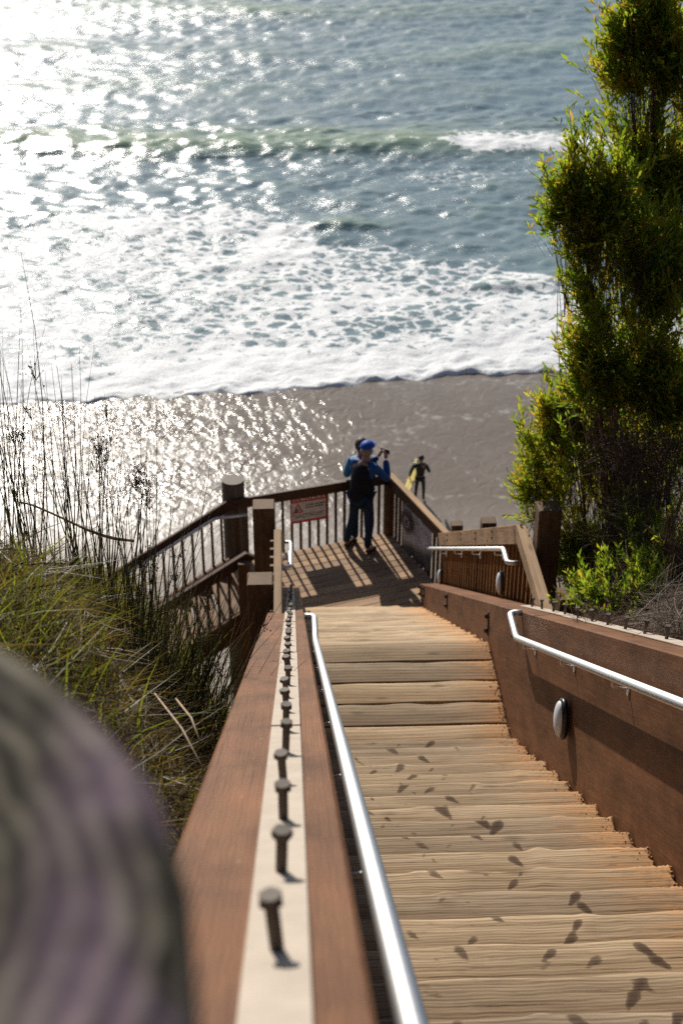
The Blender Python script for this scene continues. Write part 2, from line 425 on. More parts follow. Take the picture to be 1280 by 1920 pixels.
rill = math_(nt, 'MULTIPLY', math_(nt, 'MULTIPLY', math_(nt, 'SINE', rc), rm_), .13)
hh = math_(nt, 'ADD', math_(nt, 'ADD', v1, rill), math_(nt, 'MULTIPLY', v2, .13))
xm = nt.nodes.new('ShaderNodeMapRange'); nt.links.new(math_(nt, 'ADD', sxyz.outputs[0], math_(nt, 'MULTIPLY', big, 7.0)), xm.inputs[0]); xm.inputs[1].default_value = -3; xm.inputs[2].default_value = 8; xm.inputs[3].default_value = 1.0; xm.inputs[4].default_value = .28
nrm = bump(nt, math_(nt, 'MULTIPLY', hh, xm.outputs[0]), 1.0, .125)
film = noise(nt, mapping(nt, tc, (.5, .5, 1)), .8, 5, .65)
fr = ramp(nt, [(.40, .30), (.58, .17)]); nt.links.new(film, fr.inputs[0])
rr = mixc(nt, wet.outputs[0], (.62,)*3, fr.outputs[0]); nt.links.new(rr, b.inputs['Roughness'])
flat = nt.nodes.new('ShaderNodeNewGeometry').outputs['Normal']
nm = nt.nodes.new('ShaderNodeMix'); nm.data_type = 'VECTOR'; nt.links.new(wet.outputs[0], nm.inputs[0])
nt.links.new(flat, nm.inputs[4]); nt.links.new(nrm, nm.inputs[5]); nt.links.new(nm.outputs[1], b.inputs['Normal'])
b.inputs['IOR'].default_value = 1.36
M_SAND = m

xs = np.concatenate([np.linspace(-400, -12, 30), np.arange(-11.6, 12, .16), np.linspace(12.5, 400, 30)])
ys = np.concatenate([np.linspace(-60, -4, 12), np.arange(-3.6, 26, .18), np.linspace(26.5, 75, 50)])
gm, GX, GY = grid_mesh('bluff_ground', xs, ys, ground_z)
gz = np.array([v.co.z for v in gm.vertices]); gy = GY.ravel()
gm.materials.append(M_SAND); gm.materials.append(M_SOIL)
beachz = -23+.035*np.clip(40-gy, 0, 60)-.05*np.clip(gy-51, 0, 60)
above = (gz-beachz) > .25
mi = np.array([1 if above[list(p.vertices)].any() else 0 for p in gm.polygons], dtype=np.int32)
gm.polygons.foreach_set('material_index', mi)
ground = mk('beach_and_bluff_ground', gm, kind='structure')

# sea
def wave_h(X, Y):
    yc = 87.3+.35*np.sin(X*.16)-.04*X
    s = Y-yc+.35*fbm(X, Y, 51, 3, .5, .6)
    amp = .62*(1-.35*np.clip((X-4)/10, 0, 1))*np.clip((X+34)/14, .25, 1)
    amp = amp*(1+.12*fbm(X, Y*.4, 52, 4, .9, .7))
    h = amp*np.where(s < 0, np.exp(-(s/1.85)**2), np.exp(-(s/4.5)**2))
    s2 = Y-71.6; h += .34*np.exp(-((X-2.9)/2.2)**2)*np.where(s2 < 0, np.exp(-(s2/.5)**2), np.exp(-(s2/1.6)**2))
    s3 = Y-62.2-.02*X; h += .20*np.exp(-((X-10)/3.5)**2)*np.where(s3 < 0, np.exp(-(s3/.4)**2), np.exp(-(s3/1.2)**2))
    for Yc, a, wd in ((104, .28, 3.2), (118, .35, 3.6), (134, .4, 4), (152, .45, 4.5), (176, .5, 5)):
        ss = Y-(Yc+2.2*np.sin(X*.05+Yc)+1.1*np.sin(X*.13+Yc*2)); h += a*(.6+.4*np.sin(X*.09+Yc))*np.exp(-(ss/wd)**2)
    t = Y-shore(X)
    deep = np.clip(t/18, 0, 1)
    h += deep*(.11*fbm(X, Y, 5, 4, .5, .6, .6)+.05*fbm(X, Y, 6, 3, 2.2, .6, .8))
    return h
def sea_z(X, Y):
    t = Y-shore(X)
    lip = (.085+.05*fbm(X, Y, 9, 3, 1.6))*(1-np.exp(-np.clip(t, 0, 9)/.16))          # rounded front edge of the swash foam
    bub = np.clip(t/.15, 0, 1)*np.exp(-t/2.6)*.07*(fbm(X, Y, 8, 4, 5.0, .7)+.3)
    return -23.03-.05*np.clip(Y-51, 0, .8)+lip+bub+wave_h(X, Y)+.10*np.clip(t/6, 0, 1)
tt = np.concatenate([np.array([0, .02, .05, .09, .14, .2]), np.arange(.28, 10, .10), np.arange(10, 45, .16), np.arange(45.3, 130, .5), np.geomspace(131, 9000, 60)])
uu = np.concatenate([-np.geomspace(6000, 26, 45), np.arange(-25.8, 30, .22), np.geomspace(31, 6000, 45)])
U, T = np.meshgrid(uu, tt)
wgt = np.clip(1-(T-150)/300, 0, 1)
SX = U; SY = (shore(U)*wgt+52*(1-wgt))+T
SZ = np.where(T < 200, sea_z(SX, SY), -23.0+.07)
nx = len(uu); ny = len(tt)
i = np.arange(nx-1)[None, :]+np.arange(ny-1)[:, None]*nx
F = np.stack([i, i+1, i+nx+1, i+nx], -1).reshape(-1, 4)
sm = mesh_np('sea', np.stack([SX, SY, SZ], -1).reshape(-1, 3), F, True)
# foam cover, 0 none .. 1 solid
t = SY-shore(SX)
fu = np.interp(SX, FU[:, 0], FU[:, 1])+2.6*fbm(SX, SY, 21, 6, .45, .68)
inside = fu-SY
dens = np.clip(inside/2.2+.15, 0, 1)*(inside > -.33)
mid = .515+.17*fbm(SX, SY, 22, 5, .35, .65)
mid = np.where(inside < 4, mid*.9+.1*np.clip(1-inside/4, 0, 1)*.6, mid)
near = np.clip(1-(t-1.0)/4.0, 0, 1)
dens = dens*np.clip(mid+.42*near, 0, 1.15)
# breaking crest of the far wave on the right and the trail behind it
yc = 87.3+.35*np.sin(SX*.16)-.04*SX
cr_ = np.exp(-((SY-yc+.1)/1.5)**2)*np.clip((SX-9.6)/2.2, 0, 1)*(.95+.35*fbm(SX, SY, 31, 4, .9))
cr_ += .55*np.exp(-((SY-yc-.2)/.45)**2)*np.clip((SX+1)/4, 0, 1)*np.clip(fbm(SX, SY, 33, 4, 1.6)*1.6, 0, 1)
cr_ += .42*np.exp(-((SY-yc-2.6)/2.0)**2)*np.clip((SX-8)/3, 0, 1)
patch = .34*np.exp(-(((SX-10)/7)**2+((SY-81)/3.2)**2))+.30*np.exp(-(((SX-19)/5)**2+((SY-70)/6)**2))
patch += .22*np.exp(-(((SX-4)/7)**2+((SY-85)/1.6)**2))
foam = np.clip(np.maximum(dens, cr_)+patch*(1-dens), 0, 1.2)
fattr(sm, 'foam', foam.ravel())
m, nt, b = newmat('sea_water')
tc = nt.nodes.new('ShaderNodeTexCoord').outputs['Object']
fa = nt.nodes.new('ShaderNodeAttribute'); fa.attribute_name = 'foam'
# foam cells
dn = nt.nodes.new('ShaderNodeTexNoise'); dn.inputs['Scale'].default_value = 1.1; dn.inputs['Detail'].default_value = 6; dn.inputs['Roughness'].default_value = .6
nt.links.new(tc, dn.inputs['Vector'])
dm = nt.nodes.new('ShaderNodeVectorMath'); dm.operation = 'MULTIPLY_ADD'; nt.links.new(dn.outputs['Color'], dm.inputs[0]); dm.inputs[1].default_value = (.95, .95, 0)
nt.links.new(mapping(nt, tc, (.85, 1.0, 0)), dm.inputs[2])
vo = nt.nodes.new('ShaderNodeTexVoronoi'); vo.feature = 'DISTANCE_TO_EDGE'; vo.inputs['Scale'].default_value = 1.25; nt.links.new(dm.outputs[0], vo.inputs['Vector'])
vo2 = nt.nodes.new('ShaderNodeTexVoronoi'); vo2.feature = 'DISTANCE_TO_EDGE'; vo2.inputs['Scale'].default_value = 3.3; nt.links.new(dm.outputs[0], vo2.inputs['Vector'])
hole = math_(nt, 'ADD', math_(nt, 'MULTIPLY', vo.outputs['Distance'], 1.5), math_(nt, 'MULTIPLY', vo2.outputs['Distance'], .7))
nf = noise(nt, tc, 2.4, 6, .72)
pat = math_(nt, 'ADD', hole, math_(nt, 'MULTIPLY', math_(nt, 'SUBTRACT', nf, .5), 1.1))
thr = math_(nt, 'MULTIPLY_ADD', fa.outputs['Fac'], 1.25, -.32)
fm = math_(nt, 'DIVIDE', math_(nt, 'SUBTRACT', thr, pat), .16, clamp=False)
fmask = math_(nt, 'ADD', fm, .5, clamp=True)
anyf = math_(nt, 'MULTIPLY', fa.outputs['Fac'], 14, clamp=True); fmask = math_(nt, 'MULTIPLY', fmask, anyf)
# water body
wc = ramp(nt, [(.35, (.155, .235, .285)), (.7, (.20, .29, .335))]); wnz = noise(nt, mapping(nt, tc, (.03, .09, 1)), 1, 4, .6); nt.links.new(wnz, wc.inputs[0])
sxyz = nt.nodes.new('ShaderNodeSeparateXYZ'); nt.links.new(tc, sxyz.inputs[0])
near_ = nt.nodes.new('ShaderNodeMapRange'); nt.links.new(sxyz.outputs[1], near_.inputs[0]); near_.inputs[1].default_value = 100; near_.inputs[2].default_value = 58
wcol = mixc(nt, math_(nt, 'MULTIPLY', near_.outputs[0], .7), wc.outputs[0], (.20, .28, .305))
# green of light shining through raised wave faces, painted in by height
gz_ = nt.nodes.new('ShaderNodeMapRange'); nt.links.new(sxyz.outputs[2], gz_.inputs[0]); gz_.inputs[1].default_value = -22.86; gz_.inputs[2].default_value = -22.25
wcol = mixc(nt, math_(nt, 'MULTIPLY', gz_.outputs[0], .85), wcol, (.24, .34, .22))
foamc = mixc(nt, nf, (.70, .74, .76), (.93, .93, .93))
nt.links.new(mixc(nt, fmask, wcol, foamc), b.inputs['Base Color'])
rgh = nt.nodes.new('ShaderNodeMapRange'); nt.links.new(sxyz.outputs[1], rgh.inputs[0]); rgh.inputs[1].default_value = 60; rgh.inputs[2].default_value = 140; rgh.inputs[3].default_value = .22; rgh.inputs[4].default_value = .30
nt.links.new(mixc(nt, fmask, rgh.outputs[0], (.60,)*3), b.inputs['Roughness'])
b.inputs['IOR'].default_value = 1.33
w1 = noise(nt, mapping(nt, tc, (.38, 1.25, 1)), .75, 3, .6, .3)
w2 = noise(nt, mapping(nt, tc, (.7, 1.6, 1)), 3.0, 4, .6, .2)
w3 = noise(nt, tc, 9.0, 3, .65)
hw = math_(nt, 'ADD', math_(nt, 'MULTIPLY', w1, .62), math_(nt, 'ADD', math_(nt, 'MULTIPLY', w2, .42), math_(nt, 'MULTIPLY', w3, .19)))
mod = noise(nt, mapping(nt, tc, (.035, .13, 1)), 1.0, 4, .6); mr_ = ramp(nt, [(.38, .40), (.62, .95)]); nt.links.new(mod, mr_.inputs[0])
damp = nt.nodes.new('ShaderNodeMapRange'); nt.links.new(fa.outputs['Fac'], damp.inputs[0]); damp.inputs[1].default_value = .1; damp.inputs[2].default_value = .6; damp.inputs[3].default_value = 1.0; damp.inputs[4].default_value = .38
nw_ = bump(nt, math_(nt, 'MULTIPLY', math_(nt, 'MULTIPLY', hw, mr_.outputs[0]), damp.outputs[0]), 1.0, .125)
hf = math_(nt, 'ADD', math_(nt, 'MULTIPLY', fmask, .5), math_(nt, 'MULTIPLY', nf, .8))
nf_ = bump(nt, hf, .9, .09)
nm = nt.nodes.new('ShaderNodeMix'); nm.data_type = 'VECTOR'; nt.links.new(fmask, nm.inputs[0])
nt.links.new(nw_, nm.inputs[4]); nt.links.new(nf_, nm.inputs[5]); nt.links.new(nm.outputs[1], b.inputs['Normal'])
sm.materials.append(m)
sea = mk('sea_water', sm, kind='structure')

# ---------------------------------------------------------------- staircase
stair = thing('timber_staircase', 'wide timber beach staircase of worn treads between two thick brown beams', 'staircase', (XC, 3.0, -3.5))
PRINTS = [(1, 0.976, 8.238, 0.027, 1), (2, 0.676, 7.931, 0.035, 0.8), (3, 0.86, 7.583, 0.025, 1), (4, 0.485, 7.297, 0.016, 0.6), (4, 0.668, 7.261, 0.03, 0.8), (5, 0.718, 6.93, 0.023, 0.9), (6, 0.627, 6.599, 0.03, 0.9), (7, 0.878, 6.249, 0.024, 0.9), (8, 0.79, 5.929, 0.036, 1), (8, 0.415, 5.967, 0.021, 0.6), (8, 0.486, 5.869, 0.016, 0.8), (9, 0.511, 5.598, 0.013, 0.6), (9, 0.441, 5.575, 0.015, 0.5), (9, 0.955, 5.608, 0.031, 1.3), (9, 1.015, 5.563, 0.03, 1.3), (10, 0.523, 5.29, 0.019, 0.7), (10, 0.87, 5.286, 0.021, 0.9), (10, 0.843, 5.237, 0.016, 0.6), (11, 0.996, 4.896, 0.023, 1), (12, 0.917, 4.543, 0.02, 0.9), (12, 0.959, 4.601, 0.013, 0.7), (12, 0.526, 4.584, 0.026, 0.45), (13, 1.114, 4.249, 0.021, 1.2), (13, 1.149, 4.192, 0.021, 1.2), (13, 0.798, 4.261, 0.017, 0.5), (14, 1.046, 3.909, 0.018, 1), (14, 1.007, 3.838, 0.021, 1), (14, 0.641, 3.846, 0.019, 0.8), (15, 1.213, 3.592, 0.022, 1.1), (15, 1.254, 3.531, 0.022, 1.1), (15, 0.869, 3.58, 0.02, 0.9), (15, 0.846, 3.528, 0.02, 0.6), (16, 1.096, 3.249, 0.023, 1), (16, 1.062, 3.198, 0.023, 1), (15, 0.563, 3.566, 0.033, 0.4), (16, 0.423, 3.253, 0.034, 0.55), (17, 0.825, 2.949, 0.026, 0.8), (17, 1.124, 2.948, 0.021, 1.2), (13, 0.632, 4.228, 0.038, 0.4), (14, 0.477, 3.91, 0.023, 0.35), (12, 0.718, 4.602, 0.022, 0.4)]
def tread(name, yfar, ztop, depth, thick, seed, hi=True, prints=(), mat=None, x0=XL+.004, x1=XR-.012, gapcut=0.0):
    """one board across the stairs; its far edge is the nosing, worn into a soft uneven line"""
    r = random.Random(seed); mat = mat or M_TREAD
    L = x1-x0-gapcut
    nxx, nyy = (168, 30) if hi else (60, 6)
    X = np.linspace(-L/2, L/2, nxx); Yl = np.linspace(-depth, 0, nyy)
    GXx, GYy = np.meshgrid(X, Yl)
    wob = np.zeros_like(X)
    for k in range(4): wob += r.uniform(.4, 1)*.0048*np.sin(X*r.uniform(2, 15)+r.uniform(0, 6))
    kx = []
    for k in range(r.choice((0, 1, 1, 2))):
        c0 = r.uniform(-L/2+.1, L/2-.15); kx.append((c0, r.uniform(-depth*.6, -.03), r.uniform(.03, .06)))
    for c0, cy, w_ in kx: wob += .013*np.exp(-((X-c0)/w_)**2)
    rag = np.array([r.uniform(-1, 1) for _ in X])*np.clip((X-L/2+.22)/.22, 0, 1)*.008
    wob = wob+rag
    f = np.clip((GYy+.07)/.07, 0, 1)
    GY2 = GYy + f*wob[None, :]
    # right end not cut clean
    e = np.clip((GXx-(L/2-.05))/.05, 0, 1); jag = np.array([r.uniform(-.009, .006) for _ in Yl])
    GX2 = GXx+e*jag[:, None]
    Z = np.zeros_like(GXx)
    Z += -.004*np.exp(-((GXx-.05)/.35)**2)*np.exp(-((GYy+depth*.35)/(depth*.35))**2)
    Z += .0012*np.sin(GYy*150+2.2*np.sin(GXx*3+seed)+seed)+.0008*np.sin(GYy*310+3*np.sin(GXx*2.1))
    Z += -.014*np.clip((GYy+.014)/.014, 0, 1)**2       # rounded nosing
    for c0, cy, w_ in kx: Z += .005*np.exp(-((GXx-c0)/w_)**2-((GYy-cy)/.03)**2)
    Z += -np.clip((GXx-(L/2-.15))/.15, 0, 1)*np.array([[r.uniform(0, .005) for _ in X] for _ in Yl])*(1 if hi else .3)
    V = np.stack([GX2, GY2, Z], -1).reshape(-1, 3)
    i = np.arange(nxx-1)[None, :]+np.arange(nyy-1)[:, None]*nxx
    F = np.stack([i, i+1, i+nxx+1, i+nxx], -1).reshape(-1, 4).tolist()
    # skirt down the four sides
    ring = [(0, j) for j in range(nxx)]+[(k, nxx-1) for k in range(1, nyy)]+[(nyy-1, j) for j in range(nxx-2, -1, -1)]+[(k, 0) for k in range(nyy-2, 0, -1)]
    idx = [a*nxx+b_ for a, b_ in ring]; base = len(V)
    low = V[idx].copy(); low[:, 2] = -thick
    V = np.concatenate([V, low]); n = len(idx)
    for k in range(n): F.append([idx[k], base+k, base+(k+1) % n, idx[(k+1) % n]])
    F.append([base+k for k in range(n)])
    me = mesh_np(name, V, F, True)
    for p in list(me.polygons)[-n-1:]: p.use_smooth = False
    wet = np.zeros(len(V)); xc = (x0+x1-gapcut)/2
    for (px, py, rr, d) in prints:
        lx, ly = px-xc, py-yfar
        an = r.choice((-1, 1))*r.uniform(.45, .95)
        dx, dy = V[:, 0]-lx, V[:, 1]-ly
        a_, b__ = dx*cos(an)-dy*sin(an), dx*sin(an)+dy*cos(an)
        q = (a_/(rr*(.95+.25*np.sin(b__/rr*1.2))))**2+(b__/(rr*2.3))**2
        wet = np.maximum(wet, min(d*1.1, 1.2)*np.exp(-q**1.5*.75))
    fattr(me, 'wet', wet)
    return mk(name, me, Matrix.Translation((xc, yfar, ztop)), stair, mat)
YN1 = 8.293
for n in range(1, 31):
    yn = YN1-RUN*(n-1); zt = ZL+RISE*n
    pr = [(p[1], p[2], p[3], p[4]) for p in PRINTS if p[0] == n]
    pr += [(random.uniform(.28, 1.15), yn-random.uniform(.02, .12), random.uniform(.012, .026), random.uniform(.55, .8)) for q in range(3)]
    tread('tread', yn, zt, RUN+.03, .065, 100+n, n <= 19, pr)
# landing planks
yl = 9.85; k = 0
while yl > YN1-.12:
    dp = .283
    tread('landing_plank', yl, ZL+random.uniform(-.002, .003), dp-.012, .05, 300+k, True)
    yl -= dp; k += 1
# lower flight
for n in range(1, 17):
    tread('tread', 9.85+.338*n, ZL-.1947*n, .36, .055, 400+n, False)

# the two beams, cap lines straight from top to bottom
SLOPE = math.atan(.588)
BW_L, BW_R = .278, .236
def beam(x, w, y0, y1):
    o = bar('side_beam', (x, y0, beam_top(y0)), (x, y1, beam_top(y1)), w, 1.35*cos(SLOPE), M_BEAM, stair, .008, -.588)
    return o
beamL = beam(XL-BW_L/2, BW_L, .72, Y1B)
beamR = beam(XR+BW_R/2, BW_R, Y0B, Y1B)
beamR['label'] = 'right beam with a handrail and an oval step light on its inner face'
beamL['label'] = 'left beam with rust brown top and a beige strip of bolts'
# beige strips with upright bolts
def strip(parent, xc, w, y0, y1):
    y = y0
    while y < y1:
        ye = min(y+2.35, y1)
        lift = random.uniform(.003, .007)
        bar('cap_strip', (xc+random.uniform(-.002, .002), y, beam_top(y)+.006+lift), (xc+random.uniform(-.002, .002), ye-.004, beam_top(ye)+.006+random.uniform(.003, .006)), w, .006, M_STRIP, parent, .001)
        y = ye
strip(beamL, -.026, .078, .73, 14.5)
strip(beamR, 1.805, .085, Y0B, 9.3)
bm = bmesh.new()
def cyl(bm, r, z0, z1, n, jitter=0.0):
    lo = [bm.verts.new((r*cos(2*pi*k/n)*(1+random.uniform(-jitter, jitter)), r*sin(2*pi*k/n)*(1+random.uniform(-jitter, jitter)), z0)) for k in range(n)]
    hi = [bm.verts.new((v.co.x, v.co.y, z1)) for v in lo]
    bm.faces.new(hi); bm.faces.new(lo[::-1])
    for k in range(n): bm.faces.new((lo[k], lo[(k+1) % n], hi[(k+1) % n], hi[k]))
cyl(bm, .0088, 0, .068, 12); cyl(bm, .0158, .066, .077, 6); cyl(bm, .0135, .0768, .0785, 10)
bolt_me = bpy.data.meshes.new('bolt'); bm.to_mesh(bolt_me); bm.free(); bolt_me.materials.append(M_BOLT)
def bolts(parent, x, ys):
    for y in ys:
        M = Matrix.Translation((x+random.uniform(-.002, .002), y, beam_top(y)+.010)) @ Matrix.Rotation(random.uniform(-.10, .08)-.05, 4, 'X') @ Matrix.Rotation(random.uniform(-.10, .10), 4, 'Y') @ Matrix.Diagonal((1, 1, random.uniform(.90, 1.06), 1)) @ Matrix.Rotation(random.uniform(0, 1), 4, 'Z')
        mk('bolt', bolt_me, M, parent)
bolts(beamL, -.026, [1.231+.354*k for k in range(36)])
bolts(beamR, 1.805, [9.02-.372*k for k in range(27)])
# fixing plates with bolt heads on the beams' inner faces
bm = bmesh.new(); bmesh.ops.create_cube(bm, size=1); bmesh.ops.scale(bm, vec=(.012, .05, .26), verts=bm.verts)
for dz in (-.085, .075):
    r_ = bmesh.ops.create_uvsphere(bm, u_segments=8, v_segments=5, radius=.03); bmesh.ops.scale(bm, vec=(.9, .8, 1), verts=r_['verts'])
    bmesh.ops.translate(bm, vec=(-.008, 0, dz), verts=r_['verts'])
plate_me = bpy.data.meshes.new('fixing_plate'); bm.to_mesh(plate_me); bm.free(); plate_me.materials.append(M_RUST)
for y, dz, s in ((9.96, -.20, .85), (12.73, -.12, .7), (15.0, -.10, .6), (15.45, -.1, .6), (8.68, -.10, .5)):
    mk('fixing_plate', plate_me, Matrix.Translation((XR-.004, y, beam_top(y)+dz+ (0 if y > 9 else -.08))) @ Matrix.Rotation(-.1, 4, 'X') @ Matrix.Diagonal((1, s, s, 1)), beamR)

# handrails
HRC = .76
def hz(Y): return -(HRC+.588*Y)
def bracket(parent, x, y, z, wallx):
    s = 1 if wallx > x else -1
    pts = curve_pts([(x, y, z-.018), (x, y, z-.062), (wallx-s*.004, y, z-.075)], .03, 4)
    mk('bracket', tube_mesh(pts, .0065, 8, 'bracket'), None, parent, M_ALU)
    bm = bmesh.new(); cyl(bm, .026, 0, .006, 14); mp = bpy.data.meshes.new('bracket_plate'); bm.to_mesh(mp); bm.free(); mp.materials.append(M_ALU)
    M = Matrix.Translation((wallx-s*.001, y, z-.078)) @ Matrix.Rotation(-s*pi/2, 4, 'Y') @ Matrix.Diagonal((1.5, .8, 1, 1))
    o = mk('bracket', join_meshes('bracket', [(mp, M)]), None, parent, M_ALU)
def handrail(x, wallx, y0, y1, zf, ext=.30, parent=stair, r=.0235, start_curl=False, step=1.15, up=0.0):
    z1 = zf(y1)
    ctrl = [(x, y0, zf(y0)), (x, y1, z1), (x, y1+ext, z1+up), (x+(wallx-x)*.35, y1+ext+.02, z1+up), (wallx, y1+ext+.02, z1+up)]
    if start_curl:
        z0 = zf(y0); ctrl = [(wallx, y0-ext-.02, z0), (x+(wallx-x)*.35, y0-ext-.02, z0), (x, y0-ext, z0)]+ctrl
    o = mk('handrail', tube_mesh(curve_pts(ctrl, .06, 6), r, 20, 'handrail'), None, parent, M_ALU)
    y = y1-.28
    while y > y0:
        bracket(o, x, y, zf(y), wallx); y -= step
    return o
handrail(.150, XL, Y0B, 8.35, hz)
handrail(1.548, XR, Y0B, 8.20, hz)
# step light on the right beam
def step_light(parent, x, y, z, s=1.0, face=-1, rot=0):
    bm = bmesh.new(); r_ = bmesh.ops.create_uvsphere(bm, u_segments=28, v_segments=16, radius=1)
    bmesh.ops.scale(bm, vec=(.060*s, .118*s, .17*s), verts=bm.verts)
    for v in bm.verts:
        if v.co.x < -.018*s: v.co.x = -.018*s - (-.018*s-v.co.x)*.25
        v.co.x = min(v.co.x, .02)
    hb = bpy.data.meshes.new('light_housing'); bm.to_mesh(hb); bm.free()
    for p in hb.polygons: p.use_smooth = True
    hb.materials.append(M_BLACKP)
    o = mk('step_light', hb, Matrix.Translation((x-.045*s, y, z)) @ Matrix.Rotation(rot, 4, 'Z'), parent)
    bm = bmesh.new(); bmesh.ops.create_uvsphere(bm, u_segments=28, v_segments=16, radius=1)
    bmesh.ops.scale(bm, vec=(.040*s, .092*s, .150*s), verts=bm.verts)
    bmesh.ops.delete(bm, geom=[v for v in bm.verts if v.co.x > .002], context='VERTS')
    lm = bpy.data.meshes.new('lens'); bm.to_mesh(lm); bm.free()
    for p in lm.polygons: p.use_smooth = True
    lm.materials.append(M_LENS)
    mk('lens', lm, Matrix.Translation((x-.045*s-.024*s, y, z)) @ Matrix.Rotation(rot, 4, 'Z'), o)
    return o
step_light(beamR, XR, 6.80, -5.22, .82)

# grit and rotten wood crumbs gathered along the right edge of the treads
V = []; F = []
def crumb(c, s):
    b0 = len(V)
    for dx, dy, dz in ((1, 0, 0), (-1, .3, 0), (0, 1, .1), (.1, -1, 0), (0, 0, 1), (0, 0, -1)):
        V.append((c[0]+dx*s*random.uniform(.5, 1.2), c[1]+dy*s*random.uniform(.5, 1.3), c[2]+dz*s*random.uniform(.4, .9)))
    for f in ((0, 2, 4), (2, 1, 4), (1, 3, 4), (3, 0, 4), (2, 0, 5), (1, 2, 5), (3, 1, 5), (0, 3, 5)): F.append(tuple(b0+q for q in f))
for n in range(1, 20):
    yn = YN1-RUN*(n-1)
    for k in range(46):
        d = abs(random.gauss(0, .035))
        crumb((XR-.006-d, yn-random.uniform(.01, RUN-.01), ZL+RISE*n+.001), random.uniform(.0015, .0075)*(1.4 if d < .02 else .8))
for k in range(220):
    d = abs(random.gauss(0, .03)); crumb((XR-.006-d, random.uniform(YN1, 9.8), ZL+.003), random.uniform(.002, .008))
for n in range(1, 17):
    for k in range(26):
        d = abs(random.gauss(0, .04)); crumb((XR-.006-d, 9.85+.338*n-random.uniform(.01, .32), ZL-.1947*n+.003), random.uniform(.003, .012))
cm = bpy.data.meshes.new('grit'); cm.from_pydata(V, [], F); cm.materials.append(M_DIRT)
mk('grit', cm, None, stair, kind='stuff')

# ---------------------------------------------------------------- guards along the lower flight
def nosing2(Y): return ZL-.576*(Y-9.85)
def guard(x, side, label, name='guard_rail'):
    """side -1: left of the stairs, +1: right; level over the landing, then down with the lower flight"""
    g = thing(name, label, 'railing', (x, 9, beam_top(9)))
    ya, yb, yc = 8.86, 10.22, 15.9 if side > 0 else 15.5
    zr = -5.82; w = .062 if side < 0 else .085
    bar('top_rail', (x, ya, zr), (x, yb, zr), w, .145, M_RAW, g, .004)
    zc = zr-.588*(yc-yb)
    bar('top_rail', (x, yb+.003, zr-.002), (x, yc, zc), .045, .165, M_RAWD, g, .004, -.588)
    xb = x+side*.012; k = 0
    y = 9.02
    while y < yc-.05:
        zt = (zr-.1) if y < yb else zr-.588*(y-yb)-.12
        zb = beam_top(y)-.35
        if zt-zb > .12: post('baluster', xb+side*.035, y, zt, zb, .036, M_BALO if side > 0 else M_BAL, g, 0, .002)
        y += .19 if side > 0 else .132
    return g
gR = guard(1.905, 1, 'right hand slatted guard of the lower flight, seen past the bolted beam')
gL = guard(-.118, -1, 'left hand guard of the lower flight seen end on with pale lit top')
# inner face side boards: the bottom board the balusters are fixed to
bar('bottom_board', (1.955, 8.9, beam_top(8.9)-.22), (1.955, 15.7, beam_top(15.7)-.22), .03, .14, M_RAWD, gR, .003, -.588)
# bolts where the rail meets its posts
for y in (10.0, 11.55, 12.6, 13.7, 14.9):
    for dz in (-.045, -.115):
        zt = -5.82-.588*max(0, y-10.22)
        bm = bmesh.new(); cyl(bm, .012, 0, .012, 8); me = bpy.data.meshes.new('rail_bolt'); bm.to_mesh(me); bm.free(); me.materials.append(M_RUST)
        mk('rail_bolt', me, Matrix.Translation((1.905-.0235, y, zt+dz)) @ Matrix.Rotation(-pi/2, 4, 'Y'), gR)
# posts of the guards: square timbers, each a thing
def tall_post(label, x, y, zt, zb, s, cat='post', rot=0, group=None, name='timber_post'):
    o = post(name, x, y, zt, zb, s, M_POST, None, rot, .008); tag(o, label, cat, group)
    return o
tall_post('tallest square post on the right, dark face, against the bush', 2.055, 9.90, -5.47, -8.6, .185)
tall_post('low square post stump beside the right beam bolts, nearest the bush', 2.10, 9.06, -5.77, -8.0, .19)
tall_post('middle square post showing over the right guard rail, left of the tallest', 2.03, 12.75, -7.20, -10.5, .15)
tall_post('farthest square post showing over the right guard rail, by the deck corner', 2.03, 15.2, -8.62, -12, .14)
tall_post('tall square post left of the stairs with a sunlit top', -.235, 10.55, -5.76, -9.0, .185)
tall_post('lower square post left of the stairs, just above the brown beam end', -.255, 9.42, -5.80, -8.3, .20)
# second handrail, right of the lower flight, and its lights
g2z = lambda Y: -6.17-.588*(Y-10.42)
handrail(1.80, 1.885, 10.42, 16.55, g2z, .22, gR, .021, True, 1.35)
step_light(gR, 1.89, 10.75, -6.72, .72)
step_light(gR, 1.89, 15.2, -9.40, .72)
g3z = lambda Y: -6.17-.588*(Y-10.42)
handrail(-.02, -.10, 10.5, 15.2, g3z, .22, gL, .021, True, 1.35)

# ---------------------------------------------------------------- viewing deck
u2 = Vector((.945, .326, 0)).normalized(); v2 = Vector((.326, -.945, 0)).normalized()
CN = Vector((1.36, 17.46, 0)); PILE = Vector((-.80, 16.93, 0))
deck = thing('viewing_deck', 'timber viewing deck at the foot of the stairs striped with railing shadows', 'deck', (.7, 16.4, ZD))
poly = [Vector((-.86, 16.70, 0)), CN+u2*.02, Vector((2.02, 15.75, 0)), Vector((2.02, 15.262, 0)), Vector((-.42, 15.262, 0))]
def clip(poly, nrm, d, keep_less=True):
    out = []
    for i in range(len(poly)):
        a, b_ = poly[i], poly[(i+1) % len(poly)]; da, db = a.dot(nrm)-d, b_.dot(nrm)-d
        if not keep_less: da, db = -da, -db
        if da <= 0: out.append(a)
        if da*db < 0: out.append(a+(b_-a)*(da/(da-db)))
    return out
d0 = CN.dot(v2); k = 0
